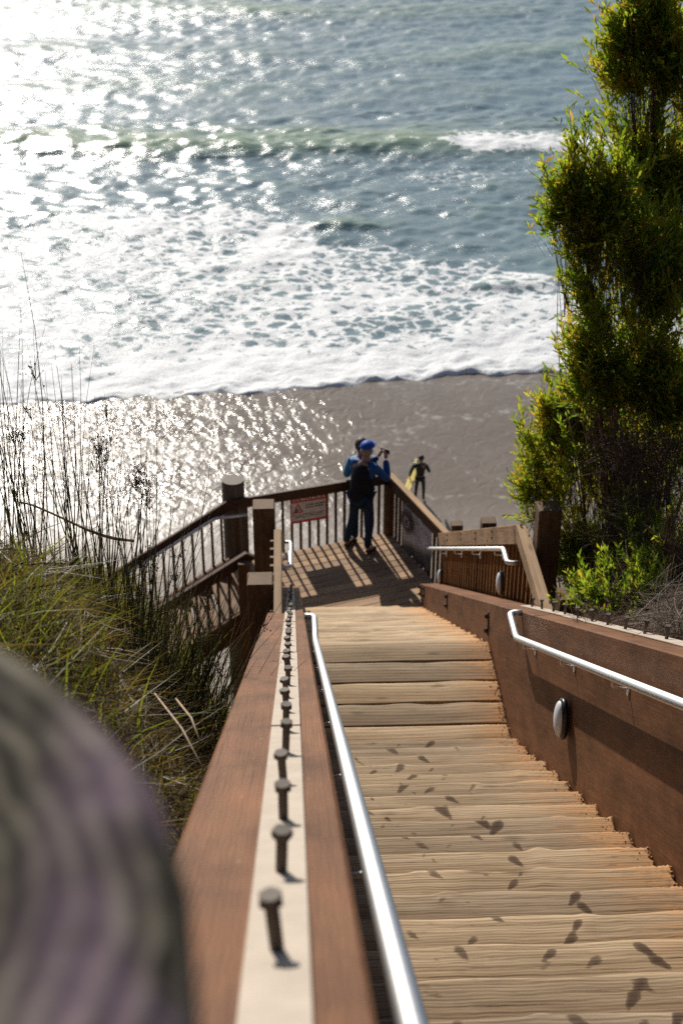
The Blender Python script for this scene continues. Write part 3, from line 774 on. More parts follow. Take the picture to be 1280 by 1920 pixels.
while k < 22:
    a = d0+k*.150; p = clip(clip(poly, v2, a, False), v2, a+.141, True)
    if len(p) >= 3 and abs(sum(p[i].x*p[(i+1) % len(p)].y-p[(i+1) % len(p)].x*p[i].y for i in range(len(p)))) > .004:
        c = sum(p, Vector((0, 0, 0)))/len(p)
        R = Matrix.Translation((c.x, c.y, ZD)) @ Matrix.Rotation(atan2(u2.y, u2.x), 4, 'Z')
        Ri = R.inverted(); loc = [(Ri @ Vector((q.x, q.y, ZD))) for q in p]
        prism('deck_board', [(q.x, q.y) for q in loc], -.038, random.uniform(-.002, .001), R, deck, M_DECK, .003)
    k += 1
bar('rim_joist', (-.86, 16.70, ZD-.045), (CN.x, CN.y, ZD-.045), .05, .22, M_POST, deck)
bar('rim_joist', (CN.x, CN.y, ZD-.045), (2.02, 15.75, ZD-.045), .05, .22, M_POST, deck)
bar('rim_joist', (-.86, 16.66, ZD-.045), (-.42, 15.3, ZD-.045), .05, .22, M_POST, deck)

def railing(name, label, A, B, top, zbA, zbB, group=None, sp=.128, rail=(.05, .145), mat=M_DARKRAIL, topA=None, topB=None, bal=.034, cap=False, off=.03, skip=()):
    """A->B plan points; top = height of the rail over the walking line zbA..zbB"""
    A = Vector(A); B = Vector(B)
    g = thing(name, label, 'railing', (A.x, A.y, zbA), group)
    a = Vector((A.x, A.y, zbA+top)); b_ = Vector((B.x, B.y, zbB+top))
    L = (B-A).length; slope = (zbB-zbA)/L
    bar('top_rail', a, b_, rail[0], rail[1], mat, g, .005, slope)
    nrm = Vector((-(B-A).y, (B-A).x, 0)).normalized()*off
    n = int(L/sp)
    for k in range(n):
        t = (k+.6)*sp/L
        if any(s0 < t*L < s1 for s0, s1 in skip): continue
        p = a.lerp(b_, t)
        post('baluster', p.x+nrm.x, p.y+nrm.y, p.z-.05, p.z-top-.16, bal, M_BAL, g, atan2(nrm.y, nrm.x), .002)
    return g
far = railing('deck_railing', 'dark seaward railing of the deck carrying the red and white warning sign', (-.80, 16.80, 0), (CN.x-.02, CN.y, 0), .93, ZD, ZD, off=.028)
rgt = railing('deck_railing', 'deck railing on the right with sunlit cap and a printed banner tied to it', (CN.x, CN.y-.02, 0), (2.04, 15.64, 0), .90, ZD, ZD, rail=(.055, .15), mat=M_DARKRAIL, off=.03, sp=.118)
bar('rail_cap', (CN.x+.01, CN.y+.02, ZD+.935), (2.05, 15.62, ZD+.935), .088, .032, M_RAW, rgt, .005)
post('corner_post', CN.x-.02, CN.y-.04, ZD+.80, ZD-.35, .09, M_POST, far, .33)

# round pile at the deck's left corner
def round_pile(name, label, x, y, zt, zb, r, mat, n=40, rings=0):
    bm = bmesh.new(); rr = random.Random(5)
    js = [1+.012*sin(3*a_*2*pi/n+1)+.008*sin(7*a_*2*pi/n)+rr.uniform(-.006, .006) for a_ in range(n)]
    levels = [(0, .55), (0.0, .86), (-.006, .96), (-.03, 1.0), (-.2, 1.0), (-(zt-zb), 1.04)]
    rows = []
    for (dz, f) in levels:
        rows.append([bm.verts.new((-dz, r*f*js[k]*cos(2*pi*k/n), r*f*js[k]*sin(2*pi*k/n))) for k in range(n)])
    c0 = bm.verts.new((0, 0, 0))
    for k in range(n): bm.faces.new((c0, rows[0][k], rows[0][(k+1) % n]))
    for a_ in range(len(rows)-1):
        for k in range(n): bm.faces.new((rows[a_][k], rows[a_+1][k], rows[a_+1][(k+1) % n], rows[a_][(k+1) % n]))
    bmesh.ops.recalc_face_normals(bm, faces=bm.faces)
    me = bpy.data.meshes.new(name); bm.to_mesh(me); bm.free()
    for p in me.polygons: p.use_smooth = True
    R = Matrix.Translation((x, y, zt)) @ Matrix(((0, 0, 1, 0), (0, 1, 0, 0), (-1, 0, 0, 0), (0, 0, 0, 1)))
    o = mk(name, me, R, None, mat); tag(o, label, 'post'); return o
rp = round_pile('round_pile', 'thick round pile rising through the railing corner left of the warning sign', PILE.x+.02, PILE.y+.06, ZD+1.12, -24, .152, M_PILE)
bm = bmesh.new(); cyl(bm, .146, 0, .012, 30); me = bpy.data.meshes.new('pile_cap'); bm.to_mesh(me); bm.free(); me.materials.append(M_BOLT)
mk('pile_cap', me, Matrix.Translation((PILE.x+.02, PILE.y+.06, ZD+1.121)), rp)

# deck and stair supports standing on the bluff and the beach
def pile_leg(label, x, y, zt, zb=None, s=.2):
    zb = -24 if zb is None else zb
    tag(post('support_post', x, y, zt, zb, s, M_POST), label, 'post')
pile_leg('support post under the seaward corner of the deck', 1.2, 17.2, ZD-.2)
pile_leg('support post under the right side of the deck', 1.95, 15.6, ZD-.2)

# ---------------------------------------------------------------- side flight going down to the left
d3 = Vector((-.98, -.20, 0)).normalized(); w3 = Vector((.20, -.98, 0)).normalized()
O3 = Vector((-.86, 16.74, 0)); WD3 = 1.30
side = thing('side_flight', 'narrow flight turning left off the deck down towards the beach, treads lit orange', 'staircase', (O3.x, O3.y, ZD))
sl3 = .56
for k in range(1, 15):
    c = O3+d3*(.30*k-.15)+w3*(WD3/2)
    M = Matrix.Translation((c.x, c.y, ZD-sl3*.30*k)) @ Matrix.Rotation(atan2(w3.y, w3.x), 4, 'Z') @ Matrix.Translation((-WD3/2+.03, 0, 0))
    o = mk('tread', box_mesh(WD3-.06, .30, .05, .005, 0, 'tread'), M, side); set_mat(o, M_RAWD)
for f in (0, WD3):
    a = O3+w3*f; b_ = a+d3*4.4
    bar('side_beam', (a.x, a.y, ZD+.06), (b_.x, b_.y, ZD+.06-sl3*4.4), .07, .34, M_BEAM, side, .006, -sl3)
A = O3+w3*(-.03); B = A+d3*4.4
ro = railing('stair_railing', 'seaward railing of the side flight running down left from the round pile', A, B, .93, ZD, ZD-sl3*4.4, sp=.135, off=-.03)
A2 = O3+w3*(WD3+.06)+d3*.0; B2 = A2+d3*4.2
rn = railing('stair_railing', 'near railing of the side flight, dark and partly hidden by the rushes', A2, B2, .93, ZD, ZD-sl3*4.2, sp=.14, off=-.03, rail=(.075, .14))
# handrail on the outer side
pts = [A+d3*(-.25)+w3*.10, A+d3*.18+w3*.10, A+d3*4.2+w3*.10]
zz = [ZD+.74, ZD+.74, ZD+.74-sl3*4.0]
mk('handrail', tube_mesh(curve_pts([(p.x, p.y, z_) for p, z_ in zip(pts, zz)], .06, 5), .021, 14, 'handrail'), None, ro, M_ALU)
# posts carrying the near side
for (t, label) in ((0.02, 'dark post at the head of the side flight, near side'), (2.1, 'dark post halfway down the side flight, near side')):
    p = A2+d3*t; pile_leg(label, p.x, p.y-.07, ZD+.85-sl3*t, -23.5, .15)
for (t, label) in ((2.2, 'slim post halfway down the side flight, seaward side'),):
    p = A+d3*t; pile_leg(label, p.x, p.y+.06, ZD+.80-sl3*t, -23.5, .12)
# cross bracing under the deck

# ---------------------------------------------------------------- warning sign and banner
def local_panel(name, M, w, h, th, mat, parent=None):
    bm = bmesh.new(); bmesh.ops.create_cube(bm, size=1); bmesh.ops.scale(bm, vec=(w, th, h), verts=bm.verts)
    me = bpy.data.meshes.new(name); bm.to_mesh(me); bm.free()
    return mk(name, me, M, parent, mat)
def flat_quads(name, quads, M, parent, mat):
    V = []; F = []
    for q in quads:
        b0 = len(V); V += [(p[0], p[2] if len(p) > 2 else 0, p[1]) for p in q]; F.append(tuple(range(b0, b0+len(q))))
    me = bpy.data.meshes.new(name); me.from_pydata(V, [], F); return mk(name, me, M, parent, mat)
sc_ = (CN-Vector((-.80, 16.80, 0))); ang_far = atan2(sc_.y, sc_.x)
pS = Vector((.235, 17.12, ZD+.60))
Ms = Matrix.Translation(pS) @ Matrix.Rotation(ang_far, 4, 'Z')
SW, SH_ = .52, .405
sign = thing('warning_sign', 'red and white warning sign with a triangle, tied to the seaward railing', 'sign', pS)
local_panel('sign_panel', Ms, SW, SH_, .004, M_WHITE, sign)
def rect(x0, z0, x1, z1): return [(x0, z0), (x1, z0), (x1, z1), (x0, z1)]
Mf = Ms @ Matrix.Translation((0, -.0045, 0)); Mg = Ms @ Matrix.Translation((0, -.0085, 0))
flat_quads('sign_border', [rect(-SW/2, SH_/2-.085, SW/2, SH_/2), rect(-SW/2, -SH_/2, SW/2, -SH_/2+.035), rect(-SW/2, -SH_/2+.035, -SW/2+.014, SH_/2-.085), rect(SW/2-.014, -SH_/2+.035, SW/2, SH_/2-.085)], Mf, sign, M_RED)
hd = []; x = -SW/2+.03
rs = random.Random(3)
while x < SW/2-.05:
    w_ = rs.uniform(.012, .024); hd.append(rect(x, SH_/2-.06, x+w_, SH_/2-.027)); x += w_+rs.choice((.006, .006, .018))
flat_quads('sign_lettering', hd, Mg, sign, M_WHITE)
tx = []
for (z_, x0, x1, hgt) in ((.060, -.045, .235, .022), (.022, -.045, .225, .020), (-.075, -.235, .235, .012), (-.100, -.22, .22, .012), (-.123, -.20, .21, .010)):
    x = x0
    while x < x1-.01:
        w_ = rs.uniform(.006, .017)*(1 if hgt > .015 else .7); tx.append(rect(x, z_-hgt/2, min(x+w_, x1), z_+hgt/2)); x += w_+rs.choice((.004, .004, .004, .011))
flat_quads('sign_lettering', tx, Mf, sign, M_INK)
tri = [(-.235, -.045), (-.075, -.045), (-.155, .095)]; ti = [(-.208, -.030), (-.102, -.030), (-.155, .063)]
flat_quads('sign_triangle', [[tri[i], tri[(i+1) % 3], ti[(i+1) % 3], ti[i]] for i in range(3)], Mf, sign, M_RED)
flat_quads('sign_symbol', [[(-.20, -.030), (-.165, -.030), (-.155, .0), (-.165, .035), (-.178, .012)], [(-.150, -.018), (-.138, -.022), (-.128, -.005), (-.140, .004)], [(-.145, .010), (-.135, .008), (-.133, .020), (-.143, .022)]], Mf, sign, M_INK)
for sx in (-.22, .22):
    for sz in (-.165, .18):
        mk('cable_tie', tube_mesh([(pS.x+sx*cos(ang_far), pS.y+sx*sin(ang_far)-.006, pS.z+sz-.012), (pS.x+sx*cos(ang_far), pS.y+sx*sin(ang_far)-.008, pS.z+sz+.012)], .002, 5, 'cable_tie'), None, sign, M_INK)

m, nt, b = newmat('banner_vinyl')
v, raw, rnd = objvec(nt)
s1 = nt.nodes.new('ShaderNodeSeparateXYZ'); nt.links.new(raw, s1.inputs[0])
nz = noise(nt, raw, 7, 4, .6)
r = ramp(nt, [(.35, (.36, .38, .46)), (.55, (.58, .57, .62)), (.7, (.74, .72, .72))]); nt.links.new(nz, r.inputs[0])
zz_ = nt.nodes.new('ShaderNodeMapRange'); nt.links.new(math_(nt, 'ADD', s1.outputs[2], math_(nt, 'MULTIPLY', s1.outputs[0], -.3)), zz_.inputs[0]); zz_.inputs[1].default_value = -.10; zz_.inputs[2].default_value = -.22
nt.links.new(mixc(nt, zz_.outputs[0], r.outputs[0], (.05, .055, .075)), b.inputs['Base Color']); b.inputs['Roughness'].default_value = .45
M_BANNER = m
bd = Vector((2.04-CN.x, 15.64-CN.y, 0)); ang_r = atan2(bd.y, bd.x)
pb = Vector((CN.x, CN.y, 0))+bd.normalized()*.93; pb.z = ZD+.42
inw = Vector((bd.y, -bd.x, 0)).normalized()
if inw.x > 0: inw = -inw
Mb = Matrix.Translation(pb+inw*.012) @ Matrix.Rotation(ang_r, 4, 'Z')
BW, BH = .92, .76
ban = thing('banner', 'grey printed banner with a dark round emblem hanging on the right deck railing', 'banner', pb)
V = []; F = []; nx_, nz_ = 26, 18
for j in range(nz_):
    for i_ in range(nx_):
        x = (i_/(nx_-1)-.5)*BW; z = (j/(nz_-1)-.5)*BH
        x2 = x*(1-.16*max(0, -z/BH+.1)); y = .016*sin(x*16+z*7)*(.4+abs(z/BH)) + .010*sin(z*14+x*5)
        V.append((x2, y, z - .012*cos(x*14)*(1 if j == nz_-1 else .3)))
for j in range(nz_-1):
    for i_ in range(nx_-1): F.append((j*nx_+i_, j*nx_+i_+1, (j+1)*nx_+i_+1, (j+1)*nx_+i_))
me = bpy.data.meshes.new('banner_sheet'); me.from_pydata(V, [], F)
for p in me.polygons: p.use_smooth = True
sheet = mk('banner_sheet', me, Mb, ban, M_BANNER)
def disc(r0, r1, cx, cz, n=32, y=-.0):
    return [[(cx+r0*cos(2*pi*k/n), cz+r0*sin(2*pi*k/n)), (cx+r1*cos(2*pi*k/n), cz+r1*sin(2*pi*k/n)), (cx+r1*cos(2*pi*(k+1)/n), cz+r1*sin(2*pi*(k+1)/n)), (cx+r0*cos(2*pi*(k+1)/n), cz+r0*sin(2*pi*(k+1)/n))] for k in range(n)]
side_y = (Mb.inverted() @ (pb+inw)).y; sgn = 1 if side_y > 0 else -1
Me = Mb @ Matrix.Translation((0, sgn*.034, 0))
M_EMB = plain('emblem_dark', (.045, .025, .03), .5); M_EML = plain('emblem_light', (.6, .56, .58), .5)
flat_quads('emblem', disc(.001, .155, -.24, .12)+disc(.17, .18, -.24, .12), Me, ban, M_EMB)
flat_quads('emblem', disc(.062, .082, -.24, .12, 24)+[rect(-.30, .06, -.28, .19), rect(-.20, .06, -.18, .17), rect(-.25, .15, -.22, .18)], Me @ Matrix.Translation((0, sgn*.004, 0)), ban, M_EML)

# ---------------------------------------------------------------- foreground round post
m, nt, b = newmat('old_post_end_grain')
v, raw, rnd = objvec(nt)
s1 = nt.nodes.new('ShaderNodeSeparateXYZ'); nt.links.new(raw, s1.inputs[0])
dn = nt.nodes.new('ShaderNodeTexNoise'); dn.inputs['Scale'].default_value = 9; dn.inputs['Detail'].default_value = 3; nt.links.new(raw, dn.inputs['Vector'])
rad = math_(nt, 'SQRT', math_(nt, 'ADD', math_(nt, 'POWER', s1.outputs[1], 2.0), math_(nt, 'POWER', s1.outputs[2], 2.0)))
rg = math_(nt, 'SINE', math_(nt, 'MULTIPLY_ADD', rad, 420, math_(nt, 'MULTIPLY', dn.outputs['Fac'], 20)))
big = noise(nt, raw, 10, 4, .6)
mixv = math_(nt, 'ADD', math_(nt, 'MULTIPLY', rg, .11), big)
r = ramp(nt, [(.36, (.018, .016, .012)), (.5, (.075, .065, .048)), (.66, (.20, .175, .135))]); nt.links.new(mixv, r.inputs[0])
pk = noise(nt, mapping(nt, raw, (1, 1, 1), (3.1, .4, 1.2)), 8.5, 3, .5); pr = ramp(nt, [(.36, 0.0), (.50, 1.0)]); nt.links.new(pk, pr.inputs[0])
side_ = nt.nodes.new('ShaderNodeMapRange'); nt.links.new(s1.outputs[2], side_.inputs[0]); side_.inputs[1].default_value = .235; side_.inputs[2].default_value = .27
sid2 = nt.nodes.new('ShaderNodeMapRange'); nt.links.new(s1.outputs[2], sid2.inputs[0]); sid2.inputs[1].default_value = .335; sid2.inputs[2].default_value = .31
c = mixc(nt, math_(nt, 'MULTIPLY', math_(nt, 'MULTIPLY', pr.outputs[0], math_(nt, 'MULTIPLY', side_.outputs[0], sid2.outputs[0])), .30), r.outputs[0], (.36, .24, .34))  # purple lens flare painted into the wood colour as a broken band
nt.links.new(c, b.inputs['Base Color']); b.inputs['Roughness'].default_value = .9; b.inputs['Specular IOR Level'].default_value = .15
nt.links.new(bump(nt, mixv, .7, .01), b.inputs['Normal']); M_OLD = m
fp = round_pile('round_pile', 'weathered round post top close to the viewer with a purple lens flare painted into its colour', -.352, .375, -.40, -3.2, .318, M_OLD, 56)

# ---------------------------------------------------------------- vegetation
def leafmat(name, cols, trans=.5, rough=.45, attr='tint'):
    m, nt, b = newmat(name)
    a = nt.nodes.new('ShaderNodeAttribute'); a.attribute_name = attr
    n_ = len(cols); r = ramp(nt, [(i/(n_-1), c) for i, c in enumerate(cols)]); nt.links.new(a.outputs['Fac'], r.inputs[0])
    nt.links.new(r.outputs[0], b.inputs['Base Color']); b.inputs['Roughness'].default_value = rough; b.inputs['Specular IOR Level'].default_value = .35
    if trans:
        tr = nt.nodes.new('ShaderNodeBsdfTranslucent'); nt.links.new(mixc(nt, 1.0, r.outputs[0], (1.5, 1.6, .7), 'MULTIPLY'), tr.inputs[0])
        mx = nt.nodes.new('ShaderNodeMixShader'); mx.inputs[0].default_value = trans
        out = nt.nodes['Material Output']; nt.links.new(b.outputs[0], mx.inputs[1]); nt.links.new(tr.outputs[0], mx.inputs[2]); nt.links.new(mx.outputs[0], out.inputs[0])
    return m
M_LEAF = leafmat('shrub_leaf', [(.07, .115, .026), (.13, .195, .034), (.22, .275, .042), (.37, .34, .05), (.44, .23, .05)], .70)
M_GRASS = leafmat('bank_grass', [(.03, .02, .011), (.105, .070, .036), (.21, .15, .07), (.10, .115, .025), (.26, .28, .045)], .5)
M_RUSH = leafmat('rush_stem', [(.035, .042, .018), (.075, .085, .035), (.15, .14, .06), (.26, .20, .11)], .2, .35)
M_TWIG = leafmat('brown_twig', [(.045, .026, .016), (.13, .075, .045), (.22, .15, .105), (.36, .32, .27)], 0, .8)

def blades(name, P, D, Ln, Wd, bend, tint, seg=3, parent=None, mat=None, bendvec=None, kind=None, droop=.5):
    """P bases, D unit directions, lengths, widths, bend directions -> tapered ribbons"""
    n = len(P); P = np.asarray(P, float); D = np.asarray(D, float)
    r = np.random.default_rng(n)
    side = np.cross(D, r.normal(size=(n, 3))); side /= np.linalg.norm(side, axis=1)[:, None]+1e-9
    V = np.zeros((n, (seg+1)*2, 3)); 
    for k in range(seg+1):
        t = k/seg
        c = P+D*(Ln*t)[:, None]+bendvec*(bend*Ln*t*t)[:, None]
        w = Wd*(1-t)**.7*.5+.0002
        V[:, 2*k] = c-side*w[:, None]; V[:, 2*k+1] = c+side*w[:, None]
    base = (np.arange(n)*(seg+1)*2)[:, None]
    F = np.concatenate([np.stack([base[:, 0]+2*k, base[:, 0]+2*k+1, base[:, 0]+2*k+3, base[:, 0]+2*k+2], -1) for k in range(seg)])
    me = mesh_np(name, V.reshape(-1, 3), F)
    fattr(me, 'tint', np.repeat(tint, (seg+1)*2))
    return mk(name, me, None, parent, mat, kind)
def gz_at(x, y):
    return ground_z(np.atleast_1d(np.asarray(x, float)), np.atleast_1d(np.asarray(y, float)))

# grass on the left bank (countless)
n = 70000
gx = -.22-RNG.random(n)**1.15*3.3; gy_ = RNG.uniform(1.4, 6.9, n)
cl = fbm(gx, gy_, 41, 4, 2.2); keep = RNG.random(n) < np.clip(.55+.6*cl, .12, 1); gx, gy_ = gx[keep], gy_[keep]; n = len(gx)
P = np.stack([gx, gy_, gz_at(gx, gy_)-.02], -1)
D = RNG.normal(size=(n, 3))*.45; D[:, 2] = 1; D /= np.linalg.norm(D, axis=1)[:, None]
bv = RNG.normal(size=(n, 3)); bv[:, 2] = -.5-RNG.random(n)*.6; bv /= np.linalg.norm(bv, axis=1)[:, None]
gr = fbm(gx, gy_, 42, 4, 1.7)
tint = np.clip(np.where(RNG.random(n) < np.clip(.11+.75*gr, .03, .75), RNG.uniform(.62, 1, n), RNG.uniform(0, .55, n)), 0, 1)
blades('bank_grass', P, D, RNG.uniform(.07, .26, n)*(1+.3*gr), RNG.uniform(.003, .009, n), RNG.uniform(.2, .9, n), tint, 3, None, M_GRASS, bv, 'stuff')
# dead litter under it
n = 26000
gx = -.21-RNG.random(n)**1.2*3.0; gy_ = RNG.uniform(1.4, 6.8, n)
P = np.stack([gx, gy_, gz_at(gx, gy_)+RNG.uniform(0, .10, n)], -1)
D = RNG.normal(size=(n, 3)); D[:, 2] *= .25; D /= np.linalg.norm(D, axis=1)[:, None]
bv = RNG.normal(size=(n, 3)); bv /= np.linalg.norm(bv, axis=1)[:, None]
blades('dead_grass_litter', P, D, RNG.uniform(.06, .3, n), RNG.uniform(.002, .006, n), RNG.uniform(0, .3, n), RNG.uniform(0, .5, n), 2, None, M_GRASS, bv, 'stuff')

def stems(name, P, tips, r0, tints, parent, mat, bendf=.12, seg=5):
    V = []; F = []; T = []
    for a, b_, r_, tn in zip(P, tips, r0, tints):
        a = Vector(a); b_ = Vector(b_); d = b_-a; L = d.length; s = d.orthogonal().normalized(); s.rotate(Matrix.Rotation(random.uniform(0, 6.28), 3, d.normalized()))
        o = d.cross(s).normalized(); bd_ = Vector((random.gauss(0, 1), random.gauss(0, 1), 0))*bendf*L
        b0 = len(V)
        for k in range(seg+1):
            t = k/seg; c = a+d*t+bd_*(t*t-t)
            rr = r_*(1-.85*t)
            for j in range(3):
                an = 2*pi*j/3; V.append(c+(s*cos(an)+o*sin(an))*rr); T.append(tn)
        for k in range(seg):
            for j in range(3): F.append((b0+k*3+j, b0+k*3+(j+1) % 3, b0+(k+1)*3+(j+1) % 3, b0+(k+1)*3+j))
    me = mesh_np(name, [tuple(v) for v in V], np.array(F)); fattr(me, 'tint', T)
    return mk(name, me, None, parent, mat)
def rush(label, cx, cy, n, h, spread, lean=(0, 0), seeds=6, rad=.22, hvar=.45, zoff=0):
    z0 = float(gz_at(cx, cy)[0])
    g = thing('rush_clump', label, 'plant', (cx, cy, z0), 'tall rushes on the left bank')
    Pp = []; Tt = []; R_ = []; tn = []
    n = int(n*.62)
    for k in range(n):
        a = random.uniform(0, 6.28); q = rad*sqrt(random.random())
        x, y = cx+q*cos(a), cy+q*sin(a); zb = float(gz_at(x, y)[0])-.03+zoff
        L = h*random.uniform(1-hvar, 1); dx, dy = random.gauss(lean[0], spread), random.gauss(lean[1], spread)
        Pp.append((x, y, zb)); Tt.append((x+dx*L, y+dy*L, zb+L*sqrt(max(.2, 1-dx*dx-dy*dy))))
        R_.append(random.uniform(.0026, .0052)); tn.append(random.choice((random.uniform(0, .5), random.uniform(0, .5), random.uniform(.4, 1))))
    stems('stem', Pp, Tt, R_, tn, g, M_RUSH, .10)
    # small branched seed heads near some tips
    V = []; F = []; T = []
    for q in range(seeds):
        k = random.randrange(n); a = Vector(Pp[k]); b_ = Vector(Tt[k]); c0 = a.lerp(b_, random.uniform(.72, .92))
        for s_ in range(16):
            e = c0+Vector((random.gauss(0, .02), random.gauss(0, .02), random.uniform(-.01, .075)))
            b0 = len(V); sz = random.uniform(.0022, .0045)
            for dx, dy, dz in ((1, 0, 0), (-1, 0, 0), (0, 1, 0), (0, -1, 0), (0, 0, 1.3), (0, 0, -1.3)): V.append(e+Vector((dx, dy, dz))*sz); T.append(.1)
            for f in ((0, 2, 4), (2, 1, 4), (1, 3, 4), (3, 0, 4), (2, 0, 5), (1, 2, 5), (3, 1, 5), (0, 3, 5)): F.append(tuple(b0+i for i in f))
            b0 = len(V); w = Vector((.0009, 0, 0)); V += [c0-w, c0+w, e+w, e-w]; T += [.1]*4; F.append((b0, b0+1, b0+2, b0+3))
    if V:
        me = bpy.data.meshes.new('seed_head'); me.from_pydata([tuple(v) for v in V], [], F); fattr(me, 'tint', T)
        mk('seed_heads', me, None, g, M_TWIG, 'stuff')
random.seed(21)
rush('tall rush clump at the far left edge of the bank', -1.52, 5.2, 64, 1.65, .08, (-.01, .0), 1, .26)
rush('tall rush clump second from the left with the longest bent stem', -1.30, 5.4, 64, 1.60, .08, (.0, .0), 2, .26)
rush('rush clump in the middle of the bank under the dry branch', -1.04, 5.4, 74, 1.35, .10, (.02, 0), 5, .26)
rush('rush clump with seed heads in front of the lower end of the side railing', -.80, 5.25, 74, 1.20, .12, (.06, 0), 12)
rush('rush clump leaning right across the side railing', -.62, 4.9, 76, 1.0, .15, (.18, .05), 8)
rush('dense rush tuft against the brown beam, stems crossing its cap', -.50, 4.55, 130, .80, .17, (.34, .12), 4, .16, .5)
rush('low rush tuft further down beside the beam in front of the square posts', -.46, 5.15, 110, .72, .20, (.22, .10), 3, .16, .5)
# stripe leaves: tall bright blades among the grass
n = 420
gx = -.45-RNG.random(n)*2.0; gy_ = RNG.uniform(3.0, 6.2, n); P = np.stack([gx, gy_, gz_at(gx, gy_)], -1)
D = RNG.normal(size=(n, 3))*.35; D[:, 2] = 1; D /= np.linalg.norm(D, axis=1)[:, None]
bv = RNG.normal(size=(n, 3)); bv[:, 2] = -.6; bv /= np.linalg.norm(bv, axis=1)[:, None]
blades('bright_grass_blades', P, D, RNG.uniform(.12, .28, n), RNG.uniform(.006, .013, n), RNG.uniform(.2, .6, n), RNG.uniform(.75, 1, n), 4, None, M_GRASS, bv, 'stuff')
# dry bent branch
M_DRY = plain('dry_branch_bark', (.38, .28, .19), .8, 0, 60, .3)
br = thing('dry_branch', 'dry pale branch arching over the rushes at the left', 'branch', at(45, 945, 5.2))
bp = [at(38, 942, 5.0), at(60, 946, 5.1), at(110, 968, 5.2), at(160, 992, 5.3), at(190, 1003, 5.35), at(215, 1010, 5.4), at(250, 1014, 5.5)]
mk('branch', tube_mesh(curve_pts(bp, .1, 4), [.0045+.004*max(0, 1-abs(i-22)/14) if i < 34 else .0016 for i in range(2+5*5)], 6, 'branch'), None, br, M_DRY)
for k in range(26):
    p0 = at(random.gauss(178, 8), random.gauss(996, 6), 5.32)
    mk('rootlet', tube_mesh([p0, p0+Vector((random.gauss(0, .02), random.gauss(0, .02), random.uniform(-.05, .02)))], .001, 3, 'rootlet'), None, br, M_TWIG)
low = thing('fallen_twigs', 'pale fallen twigs lying in the dark grass below the rushes', 'twigs', at(250, 1160, 4.2))
for (a, b_) in (((95, 1150, 4.2), (250, 1192, 4.2)), ((60, 1165, 4.3), (150, 1225, 4.0)), ((160, 1215, 4.2), (270, 1228, 4.1)), ((290, 1300, 3.6), (380, 1440, 3.1)), ((330, 1310, 3.5), (375, 1390, 3.2))):
    mk('twig', tube_mesh([at(*a), at((a[0]+b_[0])/2+6, (a[1]+b_[1])/2-4, (a[2]+b_[2])/2), at(*b_)], [.003, .004, .0025], 5, 'twig'), None, low, M_DRY)

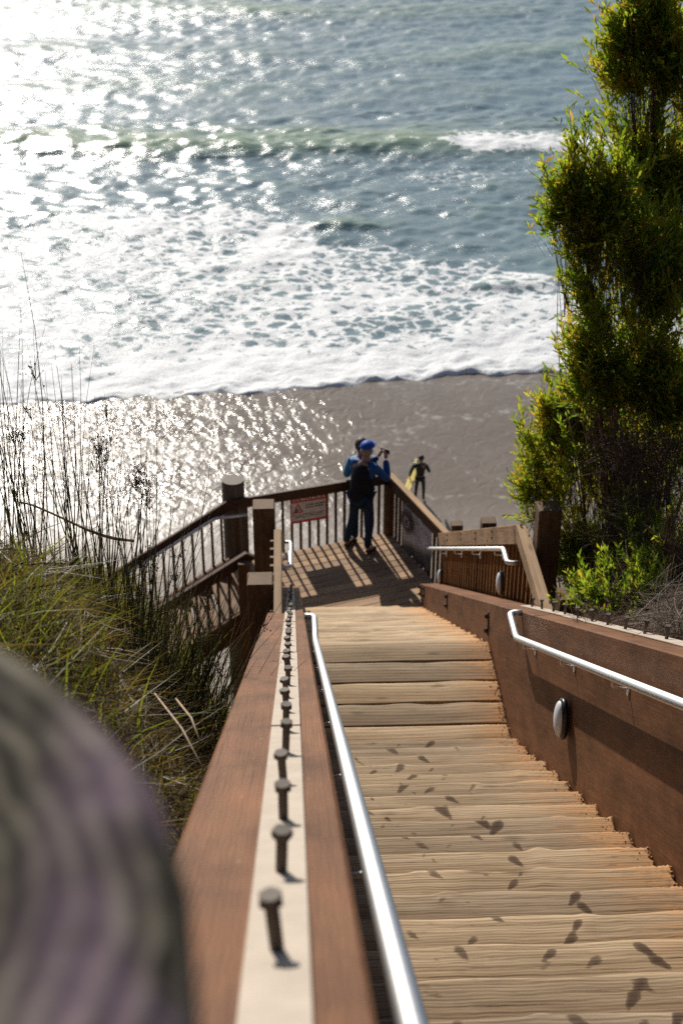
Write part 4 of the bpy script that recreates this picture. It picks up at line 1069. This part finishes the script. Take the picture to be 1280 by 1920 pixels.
# shrubs on the right bank
def shrub(label, blobs, nleaf, root, seed, lsize=1.0, tbias=0.0, dead=.12, ntwig=900, shoots=1):
    """blobs: (x, y, rx, ry, dist) crown lobes; sprigs of upright narrow leaves spread through each"""
    r = np.random.default_rng(seed)
    g = thing('leafy_shrub', label, 'shrub', root)
    ell = []
    for (px, py, rx, ry, Y) in blobs:
        c = np.array(at(px, py, Y)); dist = np.linalg.norm(c); s = dist/2667.
        ell.append((c, rx*s, ry*s*1.08, .5*(rx+ry)*s*.45))
    vol = np.array([e[1]*e[2] for e in ell]); vol = vol/vol.sum()
    C = []; E_ = []; Nn = []
    per = 10; ns = int(nleaf*.86)//per
    for e, v_ in zip(ell, vol):
        k = int(ns*v_)+1
        d = r.normal(size=(k, 3)); d /= np.linalg.norm(d, axis=1)[:, None]
        lump = fbm(d[:, 0]*2.2+e[0][0], d[:, 1]*2.2+d[:, 2]*3.1+e[0][2], seed+9, 3, 1.6)
        rad = r.random(k)**.45*(1+.38*lump)*np.where(r.random(k) < .12, r.uniform(1.0, 1.30, k), r.uniform(.82, 1.05, k))
        off = np.stack([d[:, 0]*e[1], d[:, 1]*e[3], d[:, 2]*e[2]], -1)*rad[:, None]
        # ragged: clump the sprigs
        C.append(e[0]+off); Nn.append(d); E_.append(rad)
    for e in ell:                                    # long shoots breaking the outline
        for q in range(int(6+12*(e[1]*e[2]))*shoots):
            d = r.normal(size=3)*np.array([1, .8, .9])+np.array([-.15, 0, .45]); d /= np.linalg.norm(d)
            p0 = e[0]+d*np.array([e[1], e[3], e[2]])*.80; g_ = d*.4+np.array([0, 0, .7])+r.normal(size=3)*.15; g_ /= np.linalg.norm(g_)
            ln = r.uniform(.08, .28); kk = int(ln/.035)+1
            tq = np.linspace(0, 1, kk)[:, None]
            C.append(p0+g_*ln*tq+r.normal(size=(kk, 3))*.012); Nn.append(np.repeat(g_[None], kk, 0)); E_.append(np.full(kk, 1.3))
    C = np.concatenate(C); Nn = np.concatenate(Nn); rad = np.concatenate(E_)
    gap = fbm(C[:, 0]+C[:, 1]*.6, C[:, 2], seed+3, 4, 5.0); keep = (gap > -.10) | (rad > 1.25)
    C, Nn, rad = C[keep], Nn[keep], rad[keep]; k = len(C)
    axis = Nn*.62+np.array([-.12, .0, .85])+r.normal(size=(k, 3))*.22; axis /= np.linalg.norm(axis, axis=1)[:, None]
    sl = r.uniform(.12, .27, k)*lsize
    tb = np.clip(r.normal(.42+tbias, .16, k)+.12*(rad-.8), 0, 1)
    Vs = []; Ts = []
    for j in range(per):
        t = (j+.5)/per
        base = C+axis*(sl*t)[:, None]
        dirn = axis*.85+r.normal(size=(k, 3))*.42; dirn /= np.linalg.norm(dirn, axis=1)[:, None]
        L = r.uniform(.045, .098, k)*lsize; w = L*r.uniform(.10, .15, k)
        sd = np.cross(dirn, r.normal(size=(k, 3))); sd /= np.linalg.norm(sd, axis=1)[:, None]
        nb = np.cross(dirn, sd)*(.12*L)[:, None]
        Vs.append(np.stack([base, base+dirn*(L*.5)[:, None]+sd*w[:, None]+nb*.5, base+dirn*L[:, None]+nb*-.3, base+dirn*(L*.5)[:, None]-sd*w[:, None]+nb*.5], 1))
        Ts.append(np.clip(tb+r.normal(0, .10, k)+np.where(r.random(k) < dead, .35, 0), 0, 1))
    V = np.concatenate(Vs).reshape(-1, 3); T = np.repeat(np.concatenate(Ts), 4)
    F = np.arange(len(V)).reshape(-1, 4)
    me = mesh_np('foliage', V, F); fattr(me, 'tint', T); mk('foliage', me, None, g, M_LEAF)
    # branches from the root to the lobes, then twigs
    rt = np.array(root); Pp = []; Tt = []; Rr = []; tn = []
    for e in ell:
        fork = rt+(e[0]-rt)*.45+r.normal(size=3)*.12
        Pp.append(tuple(rt+r.normal(size=3)*.06)); Tt.append(tuple(fork)); Rr.append(.020); tn.append(.4)
        for q in range(3):
            tip = e[0]+r.normal(size=3)*np.array([e[1], e[3], e[2]])*.35
            Pp.append(tuple(fork-(e[0]-rt)*.05)); Tt.append(tuple(tip)); Rr.append(.009); tn.append(.3+.2*r.random())
            for w_ in range(4):
                t2 = e[0]+r.normal(size=3)*np.array([e[1], e[3], e[2]])*.65
                m0 = np.array(tip)*(.75)+fork*.25
                Pp.append(tuple(m0)); Tt.append(tuple(t2)); Rr.append(.0045); tn.append(.3+.3*r.random())
    stems('branch', Pp, Tt, Rr, tn, g, M_TWIG, .09, 7)
    sel = r.integers(0, k, ntwig); Pp = C[sel]-axis[sel]*.18+r.normal(size=(ntwig, 3))*.03; Tt = C[sel]+axis[sel]*.18
    stems('twig', Pp, Tt, r.uniform(.0012, .0028, ntwig), r.uniform(.1, .6, ntwig), g, M_TWIG, .12, 3)
    return g
random.seed(5)
rootA = (3.15, 10.6, -8.0)
shrub('tallest leafy shrub at the right edge, its crown reaching the top of the picture',
      [(1218, 112, 60, 66, 10.6), (1184, 125, 34, 62, 10.6), (1273, 165, 60, 84, 10.6), (1196, 190, 44, 56, 10.6), (1218, 250, 62, 66, 10.6), (1280, 300, 60, 90, 10.6), (1233, 370, 50, 66, 10.6), (1218, 75, 14, 50, 10.6), (1228, 62, 14, 44, 10.6), (1178, 95, 12, 44, 10.6), (1268, 250, 44, 60, 10.7), (1235, 225, 40, 50, 10.7), (1345, 220, 80, 110, 10.8), (1345, 390, 80, 100, 10.8)], 39000, rootA, 51, 1.15, .10)
shrub('shrub lobe standing out to the left over the surf, lower than the tallest shrub',
      [(1088, 350, 26, 44, 10.0), (1076, 410, 42, 52, 10.0), (1116, 430, 56, 52, 10.0), (1141, 385, 26, 50, 10.0), (1131, 500, 46, 46, 10.0), (1168, 470, 36, 50, 10.0), (1186, 540, 60, 56, 10.0), (1056, 440, 22, 24, 10.0), (1128, 560, 36, 56, 10.0), (1108, 515, 34, 36, 10.0), (1150, 600, 50, 50, 10.0)], 22000, (2.9, 10.2, -7.6), 52, 1.0, .05)
shrub('yellow green shrub in the middle of the right bank, level with the surf edge',
      [(1233, 500, 80, 76, 10.2), (1186, 610, 66, 62, 10.0), (1253, 620, 66, 96, 10.0), (1144, 655, 34, 44, 9.8), (1181, 720, 64, 66, 9.8), (1258, 760, 60, 76, 9.8), (1126, 700, 22, 36, 9.8), (1112, 690, 26, 56, 9.8), (1105, 745, 30, 40, 9.8), (1345, 570, 80, 100, 10.4), (1345, 740, 80, 90, 10.4)], 40000, (2.9, 9.9, -7.4), 53, 1.0, .10)
shrub('green shrub spreading left over the beach, behind the tallest square post',
      [(1052, 800, 30, 40, 10.4), (1088, 790, 48, 54, 10.4), (1111, 865, 56, 58, 10.3), (1061, 860, 38, 44, 10.4), (1038, 955, 34, 34, 10.6), (1082, 960, 60, 62, 10.3), (1136, 980, 60, 74, 10.2), (1101, 1060, 58, 58, 10.1), (1146, 1090, 50, 54, 10.0), (1166, 900, 50, 60, 10.0), (1021, 935, 16, 30, 10.6), (1012, 870, 26, 40, 10.4), (1000, 925, 24, 34, 10.5), (1002, 965, 22, 26, 10.5)], 32000, (2.75, 10.4, -7.9), 54, .95, .12)
shrub('bright yellow green sprig at the right edge in front of the dark thicket',
      [(1268, 990, 24, 40, 8.0), (1246, 1015, 18, 20, 8.0), (1282, 1045, 22, 30, 8.0)], 1500, (3.2, 8.2, -6.0), 55, .62, .20, .1, 120, 0)
shrub('dark leafy shrub filling the right edge behind the bare twigs',
      [(1243, 860, 80, 76, 10.6), (1263, 960, 66, 76, 10.6), (1208, 960, 56, 66, 10.5), (1208, 830, 56, 56, 10.5), (1218, 1060, 66, 66, 10.3), (1258, 700, 60, 90, 10.8), (1130, 1120, 44, 34, 9.6), (1175, 1110, 44, 40, 9.4), (1215, 1060, 40, 40, 9.2), (1240, 1120, 36, 30, 8.8), (1110, 870, 40, 50, 10.0), (1345, 900, 80, 90, 10.4), (1345, 1050, 80, 80, 10.0), (1110, 1130, 44, 34, 9.0), (1150, 1135, 46, 30, 8.6), (1200, 1140, 46, 34, 8.4), (1250, 1080, 40, 44, 8.8), (1160, 1030, 50, 50, 9.6)], 46000, (3.4, 10.9, -7.9), 56, .85, -.04, .05, 2200)
# thicket of bare twigs
def thicket(label, boxes, n, tint0, tint1, rad, seed, L=(.2, .6)):
    rr = random.Random(seed); g = thing('bare_thicket', label, 'shrub', at(boxes[0][0], boxes[0][1], boxes[0][4]))
    Pp = []; Tt = []; R_ = []; tn = []
    for k in range(n):
        bx = rr.choice(boxes); p = at(rr.gauss(bx[0], bx[2]*.5), rr.gauss(bx[1], bx[3]*.5), bx[4]+rr.uniform(-.3, .3))
        d = Vector((rr.gauss(0, 1), rr.gauss(0, .8), rr.gauss(.1, .75))).normalized()*rr.uniform(*L)
        Pp.append(tuple(p-d/2)); Tt.append(tuple(p+d/2)); R_.append(rr.uniform(*rad)); tn.append(rr.uniform(tint0, tint1))
    stems('twig', Pp, Tt, R_, tn, g, M_TWIG, .22, 5); return g
thicket('dark brown thicket of bare twigs inside the right hand bushes', [(1190, 850, 60, 50, 9.7), (1210, 880, 70, 90, 9.6), (1180, 1010, 70, 70, 9.4), (1230, 1080, 60, 60, 9.0), (1150, 1130, 60, 30, 8.8)], 1900, .05, .55, (.0015, .004), 61)
thicket('pale grey dead twigs at the right edge just above the bolted beam', [(1255, 1120, 40, 40, 6.6), (1270, 1175, 40, 30, 6.3), (1235, 1160, 30, 25, 6.6)], 420, .55, 1.0, (.0010, .0022), 62, (.15, .5))
thicket('low brown twig litter behind the right beam', [(1130, 1170, 50, 18, 7.4), (1190, 1180, 50, 24, 7.0), (1250, 1200, 40, 20, 6.2)], 900, .1, .7, (.001, .003), 63, (.1, .35))
# ground cover on the right bank so that no bare soil shows
n = 26000
gx = RNG.uniform(2.1, 6.5, n); gy_ = RNG.uniform(3.0, 12.5, n); P = np.stack([gx, gy_, gz_at(gx, gy_)-.02], -1)
D = RNG.normal(size=(n, 3))*.6; D[:, 2] = 1; D /= np.linalg.norm(D, axis=1)[:, None]
bv = RNG.normal(size=(n, 3)); bv[:, 2] = -.4; bv /= np.linalg.norm(bv, axis=1)[:, None]
blades('brown_ground_cover', P, D, RNG.uniform(.10, .45, n), RNG.uniform(.004, .012, n), RNG.uniform(.1, .7, n), np.where(RNG.random(n) < .25, RNG.uniform(.5, .8, n), RNG.uniform(0, .45, n)), 3, None, M_GRASS, bv, 'stuff')

# ---------------------------------------------------------------- people
def skin(name, verts, edges, radii, mat, M, parent=None, sub=2, root=0):
    me = bpy.data.meshes.new(name); me.from_pydata([tuple(v) for v in verts], edges, []); me.update()
    o = mk(name, me, M, parent, None)
    bpy.context.view_layer.objects.active = o
    mod = o.modifiers.new('skin', 'SKIN'); mod.use_smooth_shade = True
    sv = me.skin_vertices
    if not sv: me.attributes; 
    sv = me.skin_vertices[0].data if me.skin_vertices else None
    if sv is None:
        bm = bmesh.new(); bm.from_mesh(me); bm.verts.layers.skin.verify(); bm.to_mesh(me); bm.free(); sv = me.skin_vertices[0].data
    for i_, r in enumerate(radii):
        sv[i_].radius = (r, r) if not hasattr(r, '__len__') else r
        sv[i_].use_root = (i_ == root)
    sb = o.modifiers.new('sub', 'SUBSURF'); sb.levels = sub; sb.render_levels = sub
    dg = bpy.context.evaluated_depsgraph_get(); ev = o.evaluated_get(dg)
    m2 = bpy.data.meshes.new_from_object(ev); o.modifiers.clear(); o.data = m2
    for p in m2.polygons: p.use_smooth = True
    if not m2.materials: m2.materials.append(mat)
    else: m2.materials[0] = mat
    return o
def ball(name, c, s, mat, M, parent, rot=None, cut=None, seg=20):
    bm = bmesh.new(); bmesh.ops.create_uvsphere(bm, u_segments=seg, v_segments=seg*2//3, radius=1)
    if cut is not None: bmesh.ops.delete(bm, geom=[v for v in bm.verts if cut(v.co)], context='VERTS')
    bmesh.ops.scale(bm, vec=s, verts=bm.verts)
    if rot: bmesh.ops.rotate(bm, matrix=rot, verts=bm.verts)
    bmesh.ops.translate(bm, vec=c, verts=bm.verts)
    me = bpy.data.meshes.new(name); bm.to_mesh(me); bm.free()
    for p in me.polygons: p.use_smooth = True
    return mk(name, me, M, parent, mat)
M_SKIN = plain('skin', (.42, .22, .15), .5); M_HAIR = plain('brown_hair', (.05, .03, .02), .6, 0, 80, .4)
M_GHAIR = plain('grey_hair', (.30, .27, .22), .6, 0, 80, .3)
M_JACK = plain('blue_jacket', (.008, .07, .25), .6, 0, 18, .25, .3); M_VEST = plain('dark_navy_vest', (.010, .012, .018), .7, 0, 20, .3, .2)
M_JEAN = plain('blue_jeans', (.018, .04, .085), .8, 0, 30, .25, .2); M_CAP = plain('blue_cap', (.015, .07, .42), .6, 0, 30, .1, .3)
M_SHOE = plain('dark_shoe', (.02, .018, .02), .6); M_LBLUE = plain('light_blue_top', (.03, .25, .50), .6, 0, 20, .2, .3)
M_NEO = plain('black_wetsuit', (.008, .009, .011), .38, 0, 30, .2, .5); M_PHONE = M_BLACKP
M_YEL = plain('yellow_surfboard', (.85, .68, .20), .35, 0, 4, .05, .5); M_TEAL = plain('teal_fin', (.02, .25, .27), .4)
M_TROUS = plain('grey_trousers', (.06, .06, .07), .8)

def face(M, parent, hc, dirv, s=1.0):
    """nose, eyes, ears, mouth on a head at hc looking along dirv (local)"""
    d = Vector(dirv).normalized(); sd = d.cross(Vector((0, 0, 1))).normalized()
    for q in (-1, 1):
        ball('ear', hc+sd*(.078*q*s)-Vector((0, 0, .012)), (.013*s, .018*s, .032*s), M_SKIN, M, parent, seg=10)
        ball('eye', hc+d*(.088*s)+sd*(.032*q*s)+Vector((0, 0, .008*s)), (.010*s,)*3, M_INK, M, parent, seg=8)
    ball('nose', hc+d*(.108*s)-Vector((0, 0, .016*s)), (.013*s, .013*s, .024*s), M_SKIN, M, parent, seg=10)
    ball('mouth', hc+d*(.092*s)-Vector((0, 0, .055*s)), (.022*s, .022*s, .006*s), M_RUST, M, parent, seg=8)
def hand(name, wrist, palm_dir, curl_dir, M, parent, mat, s=1.0):
    """palm and five curled fingers as one skinned mesh"""
    w = Vector(wrist); p = Vector(palm_dir).normalized(); c = Vector(curl_dir); c = (c-p*c.dot(p)).normalized(); sd = p.cross(c)
    V = [w, w+p*.045*s, w+p*.075*s]; E_ = [(0, 1), (1, 2)]; R = [.022*s, .030*s, .032*s]
    for i_, (o_, L) in enumerate(((-.028, .062), (-.010, .072), (.010, .066), (.028, .052))):
        b0 = len(V); a = w+p*.082*s+sd*o_*s
        V += [a, a+p*L*.45*s+c*.012*s, a+p*L*.72*s+c*.032*s, a+p*L*.70*s+c*.052*s]; E_ += [(2, b0), (b0, b0+1), (b0+1, b0+2), (b0+2, b0+3)]; R += [.0095*s, .0092*s, .0085*s, .007*s]
    b0 = len(V); a = w+p*.030*s-sd*.030*s
    V += [a, a-sd*.026*s+p*.022*s+c*.012*s, a-sd*.030*s+p*.050*s+c*.026*s]; E_ += [(1, b0), (b0, b0+1), (b0+1, b0+2)]; R += [.012*s, .0105*s, .008*s]
    return skin(name, V, E_, R, mat, M, parent, 1)

def person(label, base, yaw, J, scale, top, legs, shoes, group=None, vest=None, headr=.098, bare=False):
    """J: joint dictionary in local coordinates (x right, y forward, z up), 1.75 m tall"""
    g = thing('person', label, 'person', base, group)
    M = Matrix.Translation(Vector(base)) @ Matrix.Rotation(yaw, 4, 'Z') @ Matrix.Scale(scale, 4)
    V = lambda k: Vector(J[k])
    rd_h = 0
    names = ['pelvis', 'waist', 'chest', 'neckb', 'neckt', 'head', 'shL', 'elL', 'wrL', 'shR', 'elR', 'wrR', 'hipL', 'knL', 'anL', 'toL', 'hipR', 'knR', 'anR', 'toR']
    ed = [('pelvis', 'waist'), ('waist', 'chest'), ('chest', 'neckb'), ('neckb', 'neckt'), ('neckt', 'head'), ('chest', 'shL'), ('shL', 'elL'), ('elL', 'wrL'), ('chest', 'shR'), ('shR', 'elR'), ('elR', 'wrR'), ('pelvis', 'hipL'), ('hipL', 'knL'), ('knL', 'anL'), ('anL', 'toL'), ('pelvis', 'hipR'), ('hipR', 'knR'), ('knR', 'anR'), ('anR', 'toR')]
    rd = dict(pelvis=(.135, .10), waist=(.125, .095), chest=(.150, .10), neckb=(.06, .06), neckt=.050, head=(headr*.86, headr), shL=.052, elL=.038, wrL=.026, shR=.052, elR=.038, wrR=.026, hipL=.082, knL=.052, anL=.036, toL=.034, hipR=.082, knR=.052, anR=.036, toR=.034)
    idx = {n_: i_ for i_, n_ in enumerate(names)}
    skin('body', [V(n_) for n_ in names], [(idx[a], idx[b_]) for a, b_ in ed], [rd[n_] for n_ in names], M_SKIN if not bare else M_SKIN, M, g)
    def sub(name, ns, es, grow, mat, over={}):
        ii = {n_: i_ for i_, n_ in enumerate(ns)}
        R = []
        for n_ in ns:
            r_ = over.get(n_) or rd[n_]; r_ = (r_, r_) if not hasattr(r_, '__len__') else r_
            R.append((r_[0]+grow, r_[1]+grow))
        return skin(name, [V(n_) for n_ in ns], [(ii[a], ii[b_]) for a, b_ in es], R, mat, M, g)
    sub('jacket' if top is not M_NEO else 'wetsuit_top', ['pelvis', 'waist', 'chest', 'neckb', 'shL', 'elL', 'wrL', 'shR', 'elR', 'wrR'], [('pelvis', 'waist'), ('waist', 'chest'), ('chest', 'neckb'), ('chest', 'shL'), ('shL', 'elL'), ('elL', 'wrL'), ('chest', 'shR'), ('shR', 'elR'), ('elR', 'wrR')], .022 if top is not M_NEO else .026, top)
    sub('trousers' if legs is not M_NEO else 'wetsuit_legs', ['pelvis', 'hipL', 'knL', 'anL', 'hipR', 'knR', 'anR'], [('pelvis', 'hipL'), ('hipL', 'knL'), ('knL', 'anL'), ('pelvis', 'hipR'), ('hipR', 'knR'), ('knR', 'anR')], .018 if legs is not M_NEO else .013, legs)
    if vest: sub('vest', ['hem', 'pelvis', 'waist', 'chest', 'neckb'], [('hem', 'pelvis'), ('pelvis', 'waist'), ('waist', 'chest'), ('chest', 'neckb')], .050, vest, dict(neckb=.045, chest=(.165, .115), waist=(.15, .115), pelvis=(.155, .12), hem=(.16, .13)))
    if shoes:
        for s_ in ('L', 'R'):
            a, t_ = V('an'+s_), V('to'+s_)
            skin('shoe', [a+Vector((0, 0, -.03)), a+(t_-a)*.1+Vector((0, 0, -.055)), a+(t_-a)*.65+Vector((0, 0, -.01)), t_+(t_-a)*.15], [(0, 1), (1, 2), (2, 3)], [.045, .048, .046, .036], shoes, M, g, 1)
    return g, M, V

# man in the blue cap at the deck's seaward corner, raising a phone with both hands
J = dict(hem=(0, -.01, .80), pelvis=(0, 0, .95), waist=(.0, .015, 1.10), chest=(.01, .05, 1.33), neckb=(.01, .075, 1.47), neckt=(.012, .10, 1.54), head=(.012, .125, 1.63),
         shL=(-.19, .05, 1.40), elL=(-.17, .28, 1.22), wrL=(.03, .38, 1.41), shR=(.20, .07, 1.40), elR=(.29, .24, 1.17), wrR=(.17, .36, 1.42),
         hipL=(-.10, 0, .90), knL=(-.17, .04, .50), anL=(-.235, -.06, .09), toL=(-.26, .10, .03), hipR=(.10, 0, .90), knR=(.12, .05, .50), anR=(.12, -.02, .09), toR=(.15, .14, .03))
base = Vector((.95, 16.96, ZD+.002))
man, Mm, Vm = person('person in blue cap and dark vest raising a phone at the deck rail', base, radians(-38), J, .935, M_JACK, M_JEAN, M_SHOE, None, M_VEST)
hc = Vector(J['head']); face(Mm, man, hc+Vector((0, 0, .01)), (0, 1, 0))
ball('hair', hc+Vector((0, -.018, -.012)), (.092, .098, .085), M_GHAIR, Mm, man, None, lambda c: c.y > .35)
ball('cap', hc+Vector((0, -.005, .042)), (.106, .122, .098), M_CAP, Mm, man, None, lambda c: c.z < -.12)
cb = skin('cap_brim', [hc+Vector((-.055, .10, .050)), hc+Vector((0, .165, .042)), hc+Vector((.055, .10, .050))], [(0, 1), (1, 2)], [(.035, .006)]*3, M_CAP, Mm, man, 1)
hand('hand', J['wrL'], (.2, .35, .9), (.9, .1, 0), Mm, man, M_SKIN, 1.0); hand('hand', J['wrR'], (-.2, .3, .9), (-.9, .1, 0), Mm, man, M_SKIN, 1.0)
ph = Mm @ Matrix.Translation((.11, .43, 1.51)) @ Matrix.Rotation(.15, 4, 'X')
o = local_panel('phone', ph, .15, .078, .012, M_PHONE); tag(o, 'small dark phone held up by the person in the blue cap', 'phone')
# second person mostly hidden behind him
J2 = dict(pelvis=(0, 0, .93), waist=(0, 0, 1.08), chest=(0, .02, 1.30), neckb=(0, .03, 1.43), neckt=(0, .05, 1.50), head=(0, .07, 1.59),
          shL=(-.17, .02, 1.37), elL=(-.21, .10, 1.12), wrL=(-.14, .30, 1.02), shR=(.17, .02, 1.37), elR=(.21, .10, 1.12), wrR=(.14, .30, 1.02),
          hipL=(-.09, 0, .88), knL=(-.10, .03, .48), anL=(-.10, -.02, .09), toL=(-.11, .12, .03), hipR=(.09, 0, .88), knR=(.10, .03, .48), anR=(.10, -.02, .09), toR=(.11, .12, .03))
wom, Mw, Vw = person('person with tied brown hair and light blue top standing behind the one in the cap', Vector((.965, 17.20, ZD+.002)), radians(8), J2, .93, M_LBLUE, M_JEAN, M_SHOE)
hc = Vector(J2['head']); face(Mw, wom, hc, (0, 1, 0))
ball('hair', hc+Vector((0, -.014, .018)), (.098, .108, .112), M_HAIR, Mw, wom, None, lambda c: c.y > .55 and c.z < .35)
ball('hair', hc+Vector((.02, -.12, .03)), (.035, .055, .05), M_HAIR, Mw, wom)
hand('hand', J2['wrL'], (.3, .9, -.1), (0, 0, -1), Mw, wom, M_SKIN, .9); hand('hand', J2['wrR'], (-.3, .9, -.1), (0, 0, -1), Mw, wom, M_SKIN, .9)

# surfer on the wet sand
J3 = dict(pelvis=(0, 0, .95), waist=(0, .01, 1.10), chest=(.005, .02, 1.32), neckb=(.01, .03, 1.46), neckt=(.012, .04, 1.53), head=(.02, .055, 1.63),
          shL=(-.19, .01, 1.39), elL=(-.31, -.02, 1.16), wrL=(-.37, .03, .93), shR=(.19, .02, 1.39), elR=(.29, .05, 1.16), wrR=(.26, .25, 1.05),
          hipL=(-.09, 0, .90), knL=(-.13, .04, .50), anL=(-.15, -.03, .08), toL=(-.16, .11, .03), hipR=(.09, 0, .90), knR=(.12, .05, .50), anR=(.13, .0, .08), toR=(.15, .13, .03))
sb_ = Vector((4.32, 42.1, 0)); sb_.z = float(gz_at(sb_.x, sb_.y)[0])+.004
sur, Ms_, Vs_ = person('surfer in a black wetsuit standing barefoot on the wet sand with a board', sb_, radians(-12), J3, .985, M_NEO, M_NEO, None)
hc = Vector(J3['head']); face(Ms_, sur, hc, (.5, 1, 0))
ball('hair', hc+Vector((-.008, -.016, .02)), (.100, .108, .110), M_HAIR, Ms_, sur, None, lambda c: c.y > .5 and c.z < .3)
hand('hand', J3['wrL'], (-.15, .1, -1), (1, 0, 0), Ms_, sur, M_SKIN, .95); hand('hand', J3['wrR'], (-.2, .7, .3), (-.4, 0, -.6), Ms_, sur, M_SKIN, .95)
# surfboard under his left arm, nose down
n_ = 40; V = []; F = []
Lb, Wb, Tb = 1.82, .56, .06
rows = []
for i_ in range(n_+1):
    t = i_/n_; x = (t-.5)*Lb; w = Wb/2*max(0.0, sin(pi*t**.92))**.62*(1-.10*t); zr_ = .09*(2*t-1)**2*(1 if t > .5 else .5)
    rows.append([(x, w*cos(a), zr_+Tb/2*sin(a)*(sin(pi*t)**.5+.05)) for a in [2*pi*k/14 for k in range(14)]])
V = [p for r_ in rows for p in r_]
for i_ in range(n_):
    for k in range(14): F.append((i_*14+k, i_*14+(k+1) % 14, (i_+1)*14+(k+1) % 14, (i_+1)*14+k))
F.append(tuple(range(14))[::-1]); F.append(tuple(n_*14+k for k in range(14)))
me = bpy.data.meshes.new('board'); me.from_pydata(V, [], F)
for p in me.polygons: p.use_smooth = len(p.vertices) == 4
bm = bmesh.new(); bm.from_mesh(me); bmesh.ops.recalc_face_normals(bm, faces=bm.faces); bm.to_mesh(me); bm.free()
bx = Vector((.16, .82, .50)).normalized(); bz = Vector((-.72, -.12, .66)); bz = (bz-bx*bz.dot(bx)).normalized(); by = bz.cross(bx)
Mbd = Ms_ @ (Matrix.Translation((-.33, .02, .74)) @ Matrix(((bx.x, by.x, bz.x, 0), (bx.y, by.y, bz.y, 0), (bx.z, by.z, bz.z, 0), (0, 0, 0, 1))))
board = thing('surfboard', 'yellow surfboard held under the left arm of the surfer in black', 'surfboard', Mbd.translation)
mk('board', me, Mbd, board, M_YEL)
mk('stringer_line', tube_mesh([(x, 0, .034+.09*(2*(x/Lb+.5)-1)**2*(1 if x > 0 else .5)) for x in (-.7, -.35, 0, .35, .7)], .004, 5, 'stringer_line'), Mbd, board, M_TREAD)
for (fx, fy) in ((.76, 0), (.66, .14), (.66, -.14)):
    mk('fin', mesh_np('fin', [(fx, fy-.003, -.0), (fx+.10, fy-.003, 0), (fx+.09, fy-.003, -.13), (fx, fy+.003, -.0), (fx+.10, fy+.003, 0), (fx+.09, fy+.003, -.13)], [(0, 1, 2), (5, 4, 3), (0, 3, 4, 1), (1, 4, 5, 2), (2, 5, 3, 0)]), Mbd, board, M_TEAL)
mk('leash', tube_mesh(curve_pts([(.74, .0, .09), (.86, .10, .15), (.80, .22, .10), (.95, .26, .12), (.88, .12, .2)], .06, 4), .008, 6, 'leash'), Mbd, board, M_TEAL)
